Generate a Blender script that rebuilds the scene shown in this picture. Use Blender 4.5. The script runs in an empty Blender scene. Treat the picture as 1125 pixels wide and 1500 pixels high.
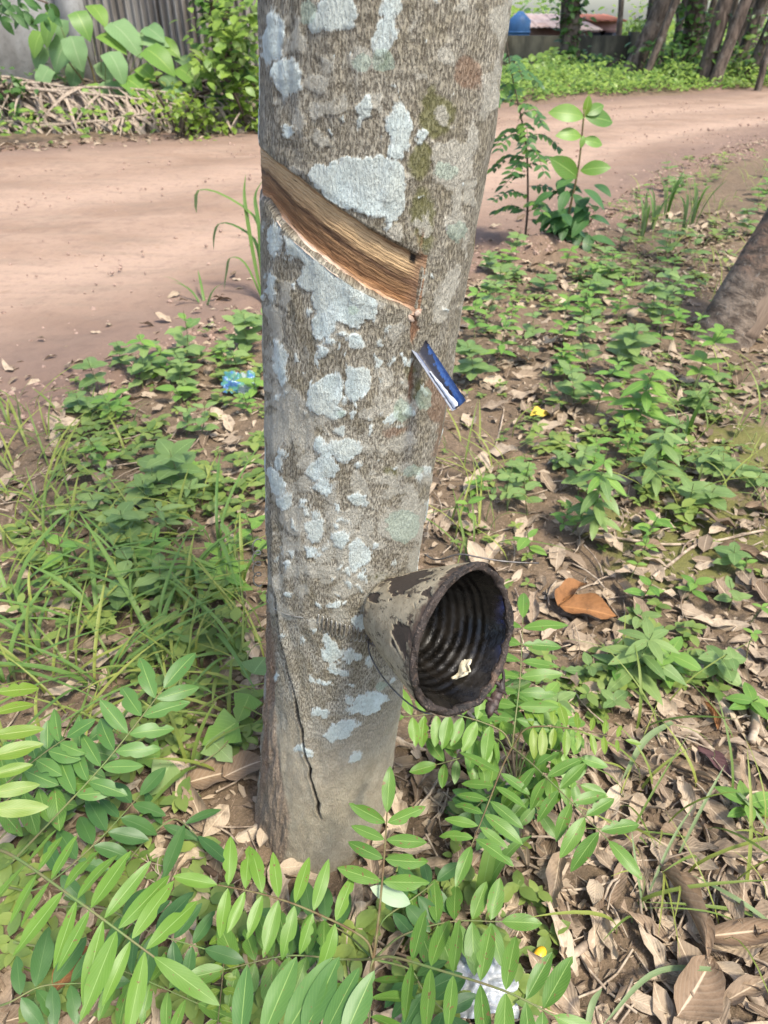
import bpy, math, random
import numpy as np
from mathutils import Vector, Matrix

random.seed(11)
rng = np.random.default_rng(11)
S = bpy.context.scene
COL = S.collection
R = math.radians

# ------------------------------------------------------------------ camera, sky, sun, exposure
H = 1.0                       # eye height of the hand-held camera
PITCH = R(35.0)
F = 1040.0                    # focal length in pixels of the 1125 x 1500 photograph
CP, SP = math.cos(PITCH), math.sin(PITCH)
cam = bpy.data.cameras.new('camera')
camo = bpy.data.objects.new('camera', cam)
COL.objects.link(camo)
cam.sensor_fit = 'VERTICAL'
cam.sensor_height = 36.0
cam.lens = F / 1500.0 * 36.0
cam.clip_start = 0.02
cam.clip_end = 600
camo.location = (0, 0, H)
camo.rotation_euler = (math.pi / 2 - PITCH, 0, 0)
cam.dof.use_dof = True
cam.dof.focus_distance = 0.72
cam.dof.aperture_fstop = 12.0
S.camera = camo

SUN_EL, SUN_ROT = R(60), R(138)
world = bpy.data.worlds.new('World')
S.world = world
world.use_nodes = True
wn = world.node_tree.nodes
wl = world.node_tree.links
bg = wn.get('Background')
sky = wn.new('ShaderNodeTexSky')
sky.sky_type = 'NISHITA'
sky.sun_disc = False
sky.sun_elevation = SUN_EL
sky.sun_rotation = SUN_ROT
sky.air_density = 1.0
sky.dust_density = 2.2
sky.ozone_density = 1.0
wl.new(sky.outputs[0], bg.inputs[0])
bg.inputs[1].default_value = 0.088
sun = bpy.data.lights.new('sun', 'SUN')
sun.energy = 1.5
sun.angle = R(10)
sun.color = (1.0, 0.94, 0.80)
suno = bpy.data.objects.new('sun', sun)
COL.objects.link(suno)
# direction the light comes from: azimuth measured from +Y towards +X
sd = Vector((math.sin(SUN_ROT) * math.cos(SUN_EL), math.cos(SUN_ROT) * math.cos(SUN_EL), math.sin(SUN_EL)))
suno.rotation_euler = sd.to_track_quat('Z', 'Y').to_euler()
suno.location = sd * 20
S.view_settings.view_transform = 'Standard'
S.view_settings.look = 'None'
S.view_settings.exposure = 2.1
S.view_settings.gamma = 1.0
S.view_settings.use_curve_mapping = False
S.cycles.max_bounces = 8
S.cycles.transparent_max_bounces = 8

# ------------------------------------------------------------------ helpers
def ray(px, py):
    a, b = (px - 562.5) / F, (py - 750.0) / F
    return Vector((a, CP - b * SP, -SP - b * CP))

CAM = Vector((0, 0, H))

def gp(px, py, z=0.0):
    d = ray(px, py)
    return CAM + d * ((z - H) / d.z)

def aty(px, py, y):
    d = ray(px, py)
    return CAM + d * (y / d.y)

def atd(px, py, depth):
    return CAM + ray(px, py) * depth

def depth(p):
    return p[1] * CP - (p[2] - H) * SP

def project(P):
    """world points (n,3) to pixels of the photograph (used to see what falls inside the frame)"""
    P = np.asarray(P, float)
    z = P[..., 1] * CP - (P[..., 2] - H) * SP
    dn = -P[..., 1] * SP - (P[..., 2] - H) * CP
    return 562.5 + F * P[..., 0] / z, 750 + F * dn / z, z

def _hash(ix, iy, seed):
    h = (ix * 374761393 + iy * 668265263 + seed * 982451653) & 0xFFFFFFFF
    h = ((h ^ (h >> 13)) * 1274126177) & 0xFFFFFFFF
    return ((h ^ (h >> 16)) & 0xFFFF) / 65535.0

def vnoise(x, y, seed=0):
    x, y = np.asarray(x, float), np.asarray(y, float)
    ix, iy = np.floor(x).astype(np.int64), np.floor(y).astype(np.int64)
    fx, fy = x - ix, y - iy
    fx, fy = fx * fx * (3 - 2 * fx), fy * fy * (3 - 2 * fy)
    a, b = _hash(ix, iy, seed), _hash(ix + 1, iy, seed)
    c, d = _hash(ix, iy + 1, seed), _hash(ix + 1, iy + 1, seed)
    return (a + (b - a) * fx) * (1 - fy) + (c + (d - c) * fx) * fy

def fbm(x, y, octv=4, seed=0):
    t, amp, tot = 0, 1.0, 0.0
    for k in range(octv):
        t = t + amp * vnoise(np.asarray(x) * 2 ** k + 17.3 * k, np.asarray(y) * 2 ** k - 9.1 * k, seed + k)
        tot += amp
        amp *= 0.5
    return t / tot

def smooth(a, b, x):
    t = np.clip((np.asarray(x, float) - a) / (b - a), 0, 1)
    return t * t * (3 - 2 * t)

def fast_mesh(name, V, Fc, uv=None, attrs=None, flat=False):
    V = np.ascontiguousarray(V, np.float32)
    Fc = np.ascontiguousarray(Fc, np.int32)
    n, k = Fc.shape
    me = bpy.data.meshes.new(name)
    me.vertices.add(len(V))
    me.vertices.foreach_set('co', V.ravel())
    me.loops.add(n * k)
    me.loops.foreach_set('vertex_index', Fc.ravel())
    me.polygons.add(n)
    me.polygons.foreach_set('loop_start', np.arange(0, n * k, k, dtype=np.int32))
    me.polygons.foreach_set('loop_total', np.full(n, k, np.int32))
    if uv is not None:
        lay = me.uv_layers.new(name='UVMap')
        lay.data.foreach_set('uv', np.ascontiguousarray(np.asarray(uv, np.float32)[Fc.ravel()]).ravel())
    for nm, arr in (attrs or {}).items():
        arr = np.asarray(arr, np.float32)
        if arr.ndim == 1:
            at = me.attributes.new(nm, 'FLOAT', 'POINT')
            at.data.foreach_set('value', arr)
        else:
            at = me.attributes.new(nm, 'FLOAT_VECTOR', 'POINT')
            at.data.foreach_set('vector', np.ascontiguousarray(arr).ravel())
    me.update(calc_edges=True)
    me.polygons.foreach_set('use_smooth', np.full(n, not flat, bool))
    me.validate()
    return me

WM = {}

def put(name, me, parent=None, world=None, mat=None):
    o = bpy.data.objects.new(name, me)
    COL.objects.link(o)
    w = world if world is not None else Matrix.Identity(4)
    if parent is not None:
        o.parent = parent
        o.matrix_basis = WM[parent.name].inverted() @ w
    else:
        o.matrix_basis = w
    WM[o.name] = w
    if mat is not None and me is not None and len(me.materials) == 0:
        me.materials.append(mat)
    return o

def tag(o, label=None, cat=None, group=None, kind=None):
    if label: o['label'] = label
    if cat: o['category'] = cat
    if group: o['group'] = group
    if kind: o['kind'] = kind
    return o

def thing(name, loc, label, cat, group=None):
    o = put(name, None, None, Matrix.Translation(Vector(loc)))
    return tag(o, label, cat, group)

def basis(pos, d, n, sx=1.0, sy=1.0, sz=1.0):
    d = Vector(d).normalized()
    n = Vector(n)
    n = (n - d * n.dot(d))
    if n.length < 1e-5:
        n = d.orthogonal()
    n.normalize()
    x = d.cross(n)
    return Matrix(((x.x * sx, d.x * sy, n.x * sz, pos[0]), (x.y * sx, d.y * sy, n.y * sz, pos[1]),
                   (x.z * sx, d.z * sy, n.z * sz, pos[2]), (0, 0, 0, 1)))

class MB:
    """collects quads for ONE mesh"""
    def __init__(s):
        s.v, s.f, s.n, s.uv = [], [], 0, []

    def add(s, V, Fq, uv=None):
        V = np.asarray(V, float)
        s.v.append(V)
        s.f.append(np.asarray(Fq, int) + s.n)
        s.uv.append(np.asarray(uv, float) if uv is not None else np.zeros((len(V), 2)))
        s.n += len(V)

    def tube(s, pts, rad, sides=6, cap=True, rough=0.0, seed=0):
        pts = np.array([tuple(p) for p in pts], float)
        m = len(pts)
        rad = np.broadcast_to(np.asarray(rad, float), (m,)) if np.ndim(rad) else np.full(m, rad)
        T = np.gradient(pts, axis=0)
        T /= np.linalg.norm(T, axis=1)[:, None] + 1e-12
        up = np.array([0.0, 0, 1]) if abs(T[0][2]) < 0.9 else np.array([1.0, 0, 0])
        A = np.cross(T[0], up); A /= np.linalg.norm(A)
        V = np.zeros((m, sides, 3)); UV = np.zeros((m, sides, 2))
        for i in range(m):
            A = A - T[i] * A.dot(T[i]); A /= np.linalg.norm(A) + 1e-12
            B = np.cross(T[i], A)
            an = np.arange(sides) / sides * 2 * math.pi
            rr = rad[i] * (1 + rough * (vnoise(an * 1.3 + seed, np.full(sides, i * 0.7 + seed), 5) - 0.5))
            V[i] = pts[i] + rr[:, None] * (np.cos(an)[:, None] * A + np.sin(an)[:, None] * B)
            UV[i, :, 0] = an / 6.2832; UV[i, :, 1] = i / max(1, m - 1)
        q = []
        for i in range(m - 1):
            for j in range(sides):
                k = (j + 1) % sides
                q.append((i * sides + j, i * sides + k, (i + 1) * sides + k, (i + 1) * sides + j))
        if cap and sides >= 4:
            for base in (0, (m - 1) * sides):
                for j in range(1, sides - 2, 2):
                    q.append((base, base + j, base + j + 1, base + min(j + 2, sides - 1)))
        s.add(V.reshape(-1, 3), q, UV.reshape(-1, 2))

    def box(s, c, size, rot=0.0):
        c = np.asarray(c, float); h = np.asarray(size, float) / 2
        P = np.array([(x, y, z) for x in (-1, 1) for y in (-1, 1) for z in (-1, 1)], float) * h
        cr, sr = math.cos(rot), math.sin(rot)
        P = P @ np.array([[cr, sr, 0], [-sr, cr, 0], [0, 0, 1]]) + c
        s.add(P, [(0, 1, 3, 2), (4, 6, 7, 5), (0, 4, 5, 1), (2, 3, 7, 6), (0, 2, 6, 4), (1, 5, 7, 3)])

    def mesh(s, name, origin=None, **kw):
        V = np.concatenate(s.v); Fq = np.concatenate(s.f)
        if origin is not None:
            V = V - np.asarray(origin, float)
        return fast_mesh(name, V, Fq, np.concatenate(s.uv), **kw)

def catmull(P, n):
    P = np.array([tuple(p) for p in P], float)
    Q = np.vstack([2 * P[0] - P[1], P, 2 * P[-1] - P[-2]])
    out = []
    for t in np.linspace(0, len(P) - 1 - 1e-9, n):
        i = int(t); u = t - i
        a, b, c, d = Q[i], Q[i + 1], Q[i + 2], Q[i + 3]
        out.append(0.5 * (2 * b + (c - a) * u + (2 * a - 5 * b + 4 * c - d) * u * u + (3 * b - a - 3 * c + d) * u ** 3))
    return np.array(out)

# ------------------------------------------------------------------ materials
class NT:
    def __init__(s, name):
        s.m = bpy.data.materials.new(name)
        s.m.use_nodes = True
        s.t = s.m.node_tree
        s.t.nodes.clear()
        s.out = s.t.nodes.new('ShaderNodeOutputMaterial')

    def n(s, typ, **kw):
        nd = s.t.nodes.new('ShaderNode' + typ)
        for k, v in kw.items():
            if k.startswith('i_'):
                nd.inputs[k[2:].replace('_', ' ')].default_value = v
            else:
                setattr(nd, k, v)
        return nd

    def l(s, a, b):
        s.t.links.new(a, b)

    def val(s, sock, v):
        if hasattr(v, 'is_output'):
            s.l(v, sock)
        else:
            sock.default_value = v

    def math(s, op, a, b=0.0, c=0.0, clamp=False):
        nd = s.n('Math', operation=op, use_clamp=clamp)
        s.val(nd.inputs[0], a); s.val(nd.inputs[1], b); s.val(nd.inputs[2], c)
        return nd.outputs[0]

    def mix(s, fac, a, b, blend='MIX'):
        nd = s.n('Mix', data_type='RGBA', blend_type=blend)
        s.val(nd.inputs[0], fac)
        for k, v in ((6, a), (7, b)):
            if hasattr(v, 'is_output'):
                s.l(v, nd.inputs[k])
            else:
                nd.inputs[k].default_value = (*v, 1) if len(v) == 3 else v
        return nd.outputs[2]

    def ramp(s, fac, stops, interp='LINEAR'):
        nd = s.n('ValToRGB')
        cr = nd.color_ramp
        cr.interpolation = interp
        while len(cr.elements) < len(stops):
            cr.elements.new(0.5)
        for e, (p, c) in zip(cr.elements, stops):
            e.position = p
            e.color = (*c, 1) if len(c) == 3 else c
        s.val(nd.inputs[0], fac)
        return nd.outputs[0]

    def noise(s, vec=None, scale=5.0, detail=4.0, rough=0.55, dist=0.0):
        nd = s.n('TexNoise')
        if vec is not None:
            s.l(vec, nd.inputs['Vector'])
        nd.inputs['Scale'].default_value = scale
        nd.inputs['Detail'].default_value = detail
        nd.inputs['Roughness'].default_value = rough
        nd.inputs['Distortion'].default_value = dist
        return nd.outputs['Fac']

    def smooth(s, v, a, b, o0=0.0, o1=1.0):
        nd = s.n('MapRange', interpolation_type='SMOOTHSTEP')
        s.val(nd.inputs[0], v)
        nd.inputs[1].default_value = a; nd.inputs[2].default_value = b
        nd.inputs[3].default_value = o0; nd.inputs[4].default_value = o1
        return nd.outputs[0]

    def attr(s, name, out='Fac'):
        return s.n('Attribute', attribute_name=name).outputs[out]

    def scaled(s, vec, sc):
        nd = s.n('Mapping')
        s.l(vec, nd.inputs[0])
        nd.inputs['Scale'].default_value = sc
        return nd.outputs[0]

    def bump(s, h, strength=0.5, distance=0.002, normal=None):
        nd = s.n('Bump')
        nd.inputs['Strength'].default_value = strength
        nd.inputs['Distance'].default_value = distance
        s.l(h, nd.inputs['Height'])
        if normal is not None:
            s.l(normal, nd.inputs['Normal'])
        return nd.outputs[0]

    def bsdf(s, color, rough=0.8, spec=0.3, normal=None, metal=0.0, alpha=None, trans=None):
        b = s.n('BsdfPrincipled')
        if hasattr(color, 'is_output'):
            s.l(color, b.inputs['Base Color'])
        else:
            b.inputs['Base Color'].default_value = (*color, 1)
        s.val(b.inputs['Roughness'], rough)
        s.val(b.inputs['Specular IOR Level'], spec)
        s.val(b.inputs['Metallic'], metal)
        if trans is not None:
            s.val(b.inputs['Transmission Weight'], trans)
        if normal is not None:
            s.l(normal, b.inputs['Normal'])
        return b.outputs[0]

    def done(s, shader):
        s.l(shader, s.out.inputs['Surface'])
        return s.m

def objco(t):
    return t.n('TexCoord').outputs['Object']

def geoco(t):
    return t.n('NewGeometry').outputs['Position']

def uvco(t):
    return t.n('UVMap', uv_map='UVMap').outputs[0]

def simple_mat(name, col, col2=None, scale=30, rough=0.8, spec=0.25, bump=0.3, dist=0.003, metal=0.0, lo=0.35, hi=0.65, stretch=None):
    t = NT(name)
    co = objco(t)
    if stretch:
        co = t.scaled(co, stretch)
    nz = t.noise(co, scale, 5, 0.6)
    c = t.mix(t.smooth(nz, lo, hi), col, col2 or tuple(x * 0.6 for x in col))
    return t.done(t.bsdf(c, rough, spec, t.bump(nz, bump, dist), metal))

def leaf_mat(name, a, b, rib=(0.3, 0.42, 0.12), rough=0.42, trans=0.30, stuff=False, veins=1.0, spots=0.0, back=1.25, edge=None):
    """a..b: the leaf's own colour range, picked leaf by leaf"""
    t = NT(name)
    rnd = t.attr('rnd') if stuff else t.n('ObjectInfo').outputs['Random']
    uv = uvco(t)
    sep = t.n('SeparateXYZ'); t.l(uv, sep.inputs[0])
    u, v = sep.outputs[0], sep.outputs[1]
    du = t.math('ABSOLUTE', t.math('SUBTRACT', u, 0.5))
    nz = t.noise(geoco(t), 60, 4, 0.65)
    col = t.mix(t.math('ADD', t.math('MULTIPLY', rnd, 0.8), t.math('MULTIPLY', t.math('SUBTRACT', nz, 0.3), 0.6), clamp=True), a, b)
    if veins:
        w = t.math('SINE', t.math('ADD', t.math('MULTIPLY', v, 62.0), t.math('MULTIPLY', du, -46.0)))
        vf = t.math('MULTIPLY', t.smooth(w, 0.55, 1.0), 0.13 * veins)
        col = t.mix(vf, col, rib)
    ribf = t.smooth(du, 0.008, 0.032, 0.6, 0.0)
    if not stuff:
        col = t.mix(ribf, col, rib)
    if edge:
        col = t.mix(t.math('MULTIPLY', t.smooth(du, 0.3, 0.5), t.smooth(nz, 0.4, 0.7)), col, edge)
    if spots:
        sp = t.noise(geoco(t), 190, 2, 0.5)
        col = t.mix(t.smooth(sp, 0.70 - 0.05 * spots, 0.76 - 0.05 * spots), col, (0.16, 0.10, 0.04))
    bf = t.n('NewGeometry').outputs['Backfacing']
    hs = t.n('HueSaturation'); hs.inputs['Saturation'].default_value = 0.72; hs.inputs['Value'].default_value = back
    t.l(col, hs.inputs['Color'])
    col = t.mix(bf, col, hs.outputs[0])
    hgt = t.math('SUBTRACT', t.math('MULTIPLY', nz, 0.5), ribf)
    nrm = t.bump(hgt, 0.25, 0.0012)
    p = t.bsdf(col, rough, 0.35, nrm)
    tl = t.n('BsdfTranslucent')
    h2 = t.n('HueSaturation'); h2.inputs['Saturation'].default_value = 1.15; h2.inputs['Value'].default_value = 1.5
    t.l(col, h2.inputs['Color']); t.l(h2.outputs[0], tl.inputs[0])
    mx = t.n('MixShader'); mx.inputs[0].default_value = trans
    t.l(p, mx.inputs[1]); t.l(tl.outputs[0], mx.inputs[2])
    return t.done(mx.outputs[0])

M = {}
G1, G2 = (0.066, 0.148, 0.024), (0.112, 0.212, 0.034)
M['leaf_green'] = leaf_mat('leaf_green', G1, G2, spots=1.0)
M['leaf_blue'] = leaf_mat('leaf_blue_green', (0.0624, 0.1469, 0.0369), (0.1008, 0.2019, 0.0468), spots=0.4, veins=0.5)
M['leaf_yellow'] = leaf_mat('leaf_yellow_green', (0.092, 0.1893, 0.0255), (0.1325, 0.2396, 0.0319), rib=(0.3, 0.42, 0.14), veins=0.5, spots=0.5)
M['leaf_bright_yellow'] = leaf_mat('leaf_bright_yellow', (0.1067, 0.195, 0.0183), (0.1572, 0.221, 0.0243), rib=(0.38, 0.42, 0.15), spots=0.4)
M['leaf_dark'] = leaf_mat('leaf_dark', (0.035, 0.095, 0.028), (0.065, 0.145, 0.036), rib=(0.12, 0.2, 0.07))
M['leaf_pale'] = leaf_mat('leaf_pale_underside', (0.24, 0.33, 0.20), (0.28, 0.37, 0.23), rib=(0.34, 0.43, 0.26))
M['herb'] = leaf_mat('herb_leaf', (0.094, 0.1663, 0.0494), (0.1978, 0.2756, 0.0874), rib=(0.27, 0.38, 0.14), spots=0.3)
M['herb_fresh'] = leaf_mat('herb_fresh_leaf', (0.0903, 0.198, 0.036), (0.172, 0.2816, 0.052), rib=(0.3, 0.4, 0.1))
M['herb_stuff'] = leaf_mat('ground_cover_leaf', (0.0846, 0.15, 0.036), (0.2258, 0.2807, 0.0684), stuff=True, veins=0)
M['grass_stuff'] = leaf_mat('grass_blade', (0.0868, 0.1525, 0.0303), (0.267, 0.2846, 0.0638), stuff=True, veins=0, rough=0.5)
M['grass'] = leaf_mat('grass_blade_broad', (0.0742, 0.1525, 0.0336), (0.1483, 0.231, 0.052), rib=(0.18, 0.29, 0.1), veins=0, rough=0.5)
M['big_leaf'] = leaf_mat('broad_soft_leaf', (0.13, 0.24, 0.095), (0.21, 0.32, 0.135), rib=(0.3, 0.38, 0.2), rough=0.6)
M['far_leaf'] = leaf_mat('far_leaf', (0.07, 0.15, 0.025), (0.26, 0.34, 0.05), stuff=True, veins=0, trans=0.4)
M['ivy_leaf'] = leaf_mat('ivy_leaf', (0.035, 0.09, 0.025), (0.10, 0.19, 0.035), stuff=True, veins=0)
M['verge_leaf'] = leaf_mat('verge_leaf', (0.065, 0.14, 0.025), (0.24, 0.33, 0.06), stuff=True, veins=0)
M['stem'] = simple_mat('green_brown_stem', (0.14, 0.13, 0.055), (0.10, 0.06, 0.03), 60, 0.7)
M['stem_green'] = simple_mat('green_stem', (0.11, 0.17, 0.05), (0.15, 0.13, 0.06), 50, 0.6)
M['stem_dark'] = simple_mat('dark_stem', (0.05, 0.035, 0.025), (0.09, 0.07, 0.05), 50, 0.8)
M['twig'] = simple_mat('dry_twig', (0.40, 0.32, 0.235), (0.17, 0.125, 0.09), 40, 0.9, bump=0.6)
M['twig_dark'] = simple_mat('dark_twig', (0.14, 0.09, 0.06), (0.06, 0.04, 0.028), 40, 0.9, bump=0.6)

def dry_mat(name, a, b, stuff=False):
    t = NT(name)
    if stuff:
        rnd = t.attr('rnd')
    else:
        sc_ = t.n('SeparateColor'); t.l(t.n('ObjectInfo').outputs['Color'], sc_.inputs[0]); rnd = sc_.outputs[0]
    uv = uvco(t)
    sep = t.n('SeparateXYZ'); t.l(uv, sep.inputs[0])
    du = t.math('ABSOLUTE', t.math('SUBTRACT', sep.outputs[0], 0.5))
    nz = t.noise(geoco(t), 55, 5, 0.65)
    fn = t.noise(geoco(t), 260, 3, 0.6)
    col = t.mix(rnd, a, b)
    col = t.mix(t.smooth(nz, 0.45, 0.72, 0, 0.65), col, tuple(x * 0.42 for x in b))
    w = t.math('SINE', t.math('ADD', t.math('MULTIPLY', sep.outputs[1], 55.0), t.math('MULTIPLY', du, -40.0)))
    vein = t.math('MULTIPLY', t.smooth(w, 0.5, 1.0), 0.25)
    col = t.mix(vein, col, tuple(x * 0.6 for x in a))
    rib = t.smooth(du, 0.012, 0.04, 0.6, 0.0)
    col = t.mix(rib, col, tuple(min(1, x * 1.25) for x in a))
    h = t.math('ADD', t.math('ADD', nz, t.math('MULTIPLY', fn, 0.4)), t.math('MULTIPLY', w, 0.12))
    p = t.bsdf(col, 0.75, 0.25, t.bump(h, 0.5, 0.003))
    tl = t.n('BsdfTranslucent'); t.l(col, tl.inputs[0])
    mx = t.n('MixShader'); mx.inputs[0].default_value = 0.08
    t.l(p, mx.inputs[1]); t.l(tl.outputs[0], mx.inputs[2])
    return t.done(mx.outputs[0])

M['dry'] = dry_mat('dry_leaf', (0.47, 0.375, 0.27), (0.20, 0.135, 0.085))
M['dry_stuff'] = dry_mat('leaf_litter', (0.44, 0.345, 0.245), (0.13, 0.088, 0.056), stuff=True)
M['dry_orange'] = dry_mat('dry_leaf_orange', (0.30, 0.145, 0.055), (0.24, 0.11, 0.042))
M['dry_purple'] = dry_mat('dry_leaf_purple', (0.12, 0.065, 0.06), (0.10, 0.05, 0.05))
M['leaf_fallen_yellow'] = dry_mat('fallen_yellow_leaf', (0.62, 0.47, 0.07), (0.55, 0.40, 0.06))

# ------------------------------------------------------------------ ground and road
near_px = [(0, 590), (130, 555), (300, 480), (390, 440), (700, 378), (800, 347), (900, 300), (1000, 242), (1125, 205)]
far_px = [(0, 218), (200, 203), (400, 188), (720, 158), (850, 145), (1000, 138), (1125, 131)]
NE = np.array([tuple(gp(*p))[:2] for p in near_px])
FE = np.array([tuple(gp(*p))[:2] for p in far_px])
NE = np.vstack([[-30, NE[0, 1] - 26], [NE[0, 0] - 1.5, NE[0, 1] - 1.35], NE, [NE[-1, 0] + 6, NE[-1, 1] + 4.2], [60, NE[-1, 1] + 32]])
FE = np.vstack([[-30, FE[0, 1] - 13], FE, [FE[-1, 0] + 6, FE[-1, 1] + 3.3], [60, FE[-1, 1] + 26]])

def road_edges(x):
    return np.interp(x, NE[:, 0], NE[:, 1]), np.interp(x, FE[:, 0], FE[:, 1])

def road_in(x, y):
    """metres inside the road (negative outside), roughly"""
    a, b = road_edges(x)
    return np.minimum((y - a) * 0.7, (b - y) * 0.87)

MOUND = gp(800, 372)

def ground_z(x, y):
    x, y = np.asarray(x, float), np.asarray(y, float)
    z = 0.030 * (fbm(x * 1.6, y * 1.6, 3, 3) - 0.5) + 0.022 * (fbm(x * 9, y * 9, 3, 8) - 0.5)
    z = z * smooth(60, 8, np.hypot(x, y))
    z = z + 0.09 * np.exp(-(((x - MOUND.x) / 0.22) ** 2 + ((y - MOUND.y) / 0.16) ** 2)) * (0.7 + 0.6 * fbm(x * 14, y * 14, 2, 4))
    ri = road_in(x, y)
    z = z - 0.07 * smooth(0.0, 0.25, ri)
    z = z + 0.030 * smooth(-0.35, -0.05, ri) * smooth(0.12, -0.02, ri) * (fbm(x * 3.1, y * 3.1, 2, 6))
    fe = y - np.interp(x, FE[:, 0], FE[:, 1])
    z = z + 0.10 * smooth(0.0, 1.2, fe) * smooth(-3.2, 0.5, -abs(fe - 1.5)) * smooth(-1.0, 1.0, x)
    z = z - 1.5 * smooth(3.6, 9.0, fe) * smooth(-1.0, 1.5, x)
    return z

_gx, _gy = np.linspace(-7, 10, 681), np.linspace(-0.6, 24, 985)
_GZ = ground_z(*np.meshgrid(_gx, _gy))

def gz(x, y):
    if -7 <= x < 9.97 and -0.6 <= y < 23.97:          # bilinear look-up of the terrain
        i, j = (x + 7) / 0.025, (y + 0.6) / 0.025
        a, b = int(i), int(j); u, v = i - a, j - b
        return float((_GZ[b, a] * (1 - u) + _GZ[b, a + 1] * u) * (1 - v) + (_GZ[b + 1, a] * (1 - u) + _GZ[b + 1, a + 1] * u) * v)
    return float(ground_z(np.array([x]), np.array([y]))[0])

def G(px, py):
    p = gp(px, py)
    p.z = gz(p.x, p.y)
    return p

def axis_pts(a, b, step, lo, hi, g=1.16):
    c = list(np.arange(a, b, step))
    d, s_ = [], step
    x = b
    while x < hi:
        d.append(x); s_ *= g; x += s_
    d.append(hi)
    e, s_ = [], step
    x = a - step
    while x > lo:
        e.append(x); s_ *= g; x -= s_
    e.append(lo)
    return np.array(e[::-1] + c + d)

xs = axis_pts(-1.7, 2.4, 0.016, -300, 400)
ys = axis_pts(0.0, 4.6, 0.016, -12, 500)
GX, GY = np.meshgrid(xs, ys)
gzv = ground_z(GX.ravel(), GY.ravel())
nx, ny = len(xs), len(ys)
idx = np.arange(nx * ny).reshape(ny, nx)
quads = np.stack([idx[:-1, :-1], idx[:-1, 1:], idx[1:, 1:], idx[1:, :-1]], -1).reshape(-1, 4)
ms = 0
for (px, py, r_) in ((1060, 770, 0.22), (1020, 810, 0.14), (1110, 660, 0.25), (905, 770, 0.12), (960, 820, 0.15)):
    q = gp(px, py)
    ms = np.maximum(ms, smooth(r_ * 1.5, 0.0, np.hypot(GX.ravel() - q.x, GY.ravel() - q.y)))
t = NT('soil')
co = geoco(t)
n1 = t.noise(co, 2.2, 5, 0.6)
n2 = t.noise(co, 26, 6, 0.65)
n3 = t.noise(co, 160, 4, 0.7)
c = t.mix(t.smooth(n1, 0.3, 0.7), (0.185, 0.130, 0.085), (0.135, 0.098, 0.064))
c = t.mix(t.smooth(n2, 0.35, 0.7, 0, 0.75), c, (0.080, 0.058, 0.038))
c = t.mix(t.smooth(n3, 0.52, 0.72, 0, 0.7), c, (0.33, 0.235, 0.17))
c = t.mix(t.smooth(t.attr('road_near'), 0.0, 1.0, 0, 0.7), c, (0.21, 0.135, 0.105))
c = t.mix(t.math('MULTIPLY', t.smooth(t.math('ADD', t.attr('moss'), t.math('MULTIPLY', t.math('SUBTRACT', n2, 0.5), 1.3)), 0.35, 0.8), 0.75), c, (0.13, 0.135, 0.035))
c = t.mix(t.smooth(t.attr('far_green'), 0.2, 0.9, 0, 0.85), c, (0.07, 0.12, 0.03))
hh = t.math('ADD', t.math('MULTIPLY', n2, 1.0), t.math('MULTIPLY', n3, 0.45))
M['soil'] = t.done(t.bsdf(c, 0.95, 0.15, t.bump(hh, 0.9, 0.012)))
ri = road_in(GX.ravel(), GY.ravel())
me = fast_mesh('ground', np.stack([GX.ravel(), GY.ravel(), gzv], 1), quads,
               attrs={'moss': ms, 'road_near': smooth(-0.5, 0.02, ri + 0.35 * (fbm(GX.ravel() * 2, GY.ravel() * 2, 3, 9) - 0.5)),
                      'far_green': smooth(0.6, 2.0, GY.ravel() - np.interp(GX.ravel(), FE[:, 0], FE[:, 1]))})
tag(put('ground', me, mat=M['soil']), kind='structure')

# road: a worn sheet of red laterite whose edges sink raggedly below the soil
rx = axis_pts(-3.5, 5.5, 0.035, -28, 58)
tt = np.concatenate([np.linspace(-0.06, 0.5, 90), np.linspace(0.51, 1.06, 60)])
RX, TT = np.meshgrid(rx, tt)
a_, b_ = road_edges(RX)
# smooth the edges
ker = np.ones(31) / 31
def sm(row):
    p = np.pad(row, 15, mode='edge'); return np.convolve(p, ker, 'valid')
a1, b1 = sm(a_[0]), sm(b_[0])
RY = a1[None, :] + (b1 - a1)[None, :] * TT
rut = np.zeros_like(TT)
for c0, w0, d0 in ((0.24, 0.055, 0.020), (0.56, 0.05, 0.016), (0.40, 0.03, -0.01), (0.75, 0.04, 0.012)):
    rut -= d0 * np.exp(-((TT - c0 - 0.012 * np.sin(RX * 0.9)) / w0) ** 2)
edge = np.minimum(RY - a1[None, :], b1[None, :] - RY) * 0.75
RZ = 0.008 + rut + 0.02 * (fbm(RX * 2.0, RY * 2.0, 3, 21) - 0.5) + 0.012 * (fbm(RX * 11, RY * 11, 3, 22) - 0.5)
RZ = RZ - 0.075 * smooth(0.16, -0.12, edge + 0.16 * (fbm(RX * 4, RY * 4, 3, 23) - 0.5))
n_, m_ = TT.shape
idx = np.arange(n_ * m_).reshape(n_, m_)
quads = np.stack([idx[:-1, :-1], idx[:-1, 1:], idx[1:, 1:], idx[1:, :-1]], -1).reshape(-1, 4)
t = NT('laterite')
co = geoco(t)
n1 = t.noise(t.scaled(co, (0.8, 1.6, 1)), 1.3, 4, 0.55)
n2 = t.noise(co, 14, 6, 0.65)
n3 = t.noise(co, 130, 4, 0.7)
c = t.mix(t.smooth(n1, 0.35, 0.68), (0.295, 0.205, 0.150), (0.222, 0.147, 0.104))
c = t.mix(t.math('MULTIPLY', t.attr('track'), t.smooth(n2, 0.25, 0.6)), c, (0.36, 0.255, 0.19))
n4 = t.noise(t.scaled(co, (0.5, 2.2, 1)), 3.5, 6, 0.7)
c = t.mix(t.smooth(n4, 0.48, 0.66, 0, 0.55), c, (0.22, 0.163, 0.122))
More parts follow.
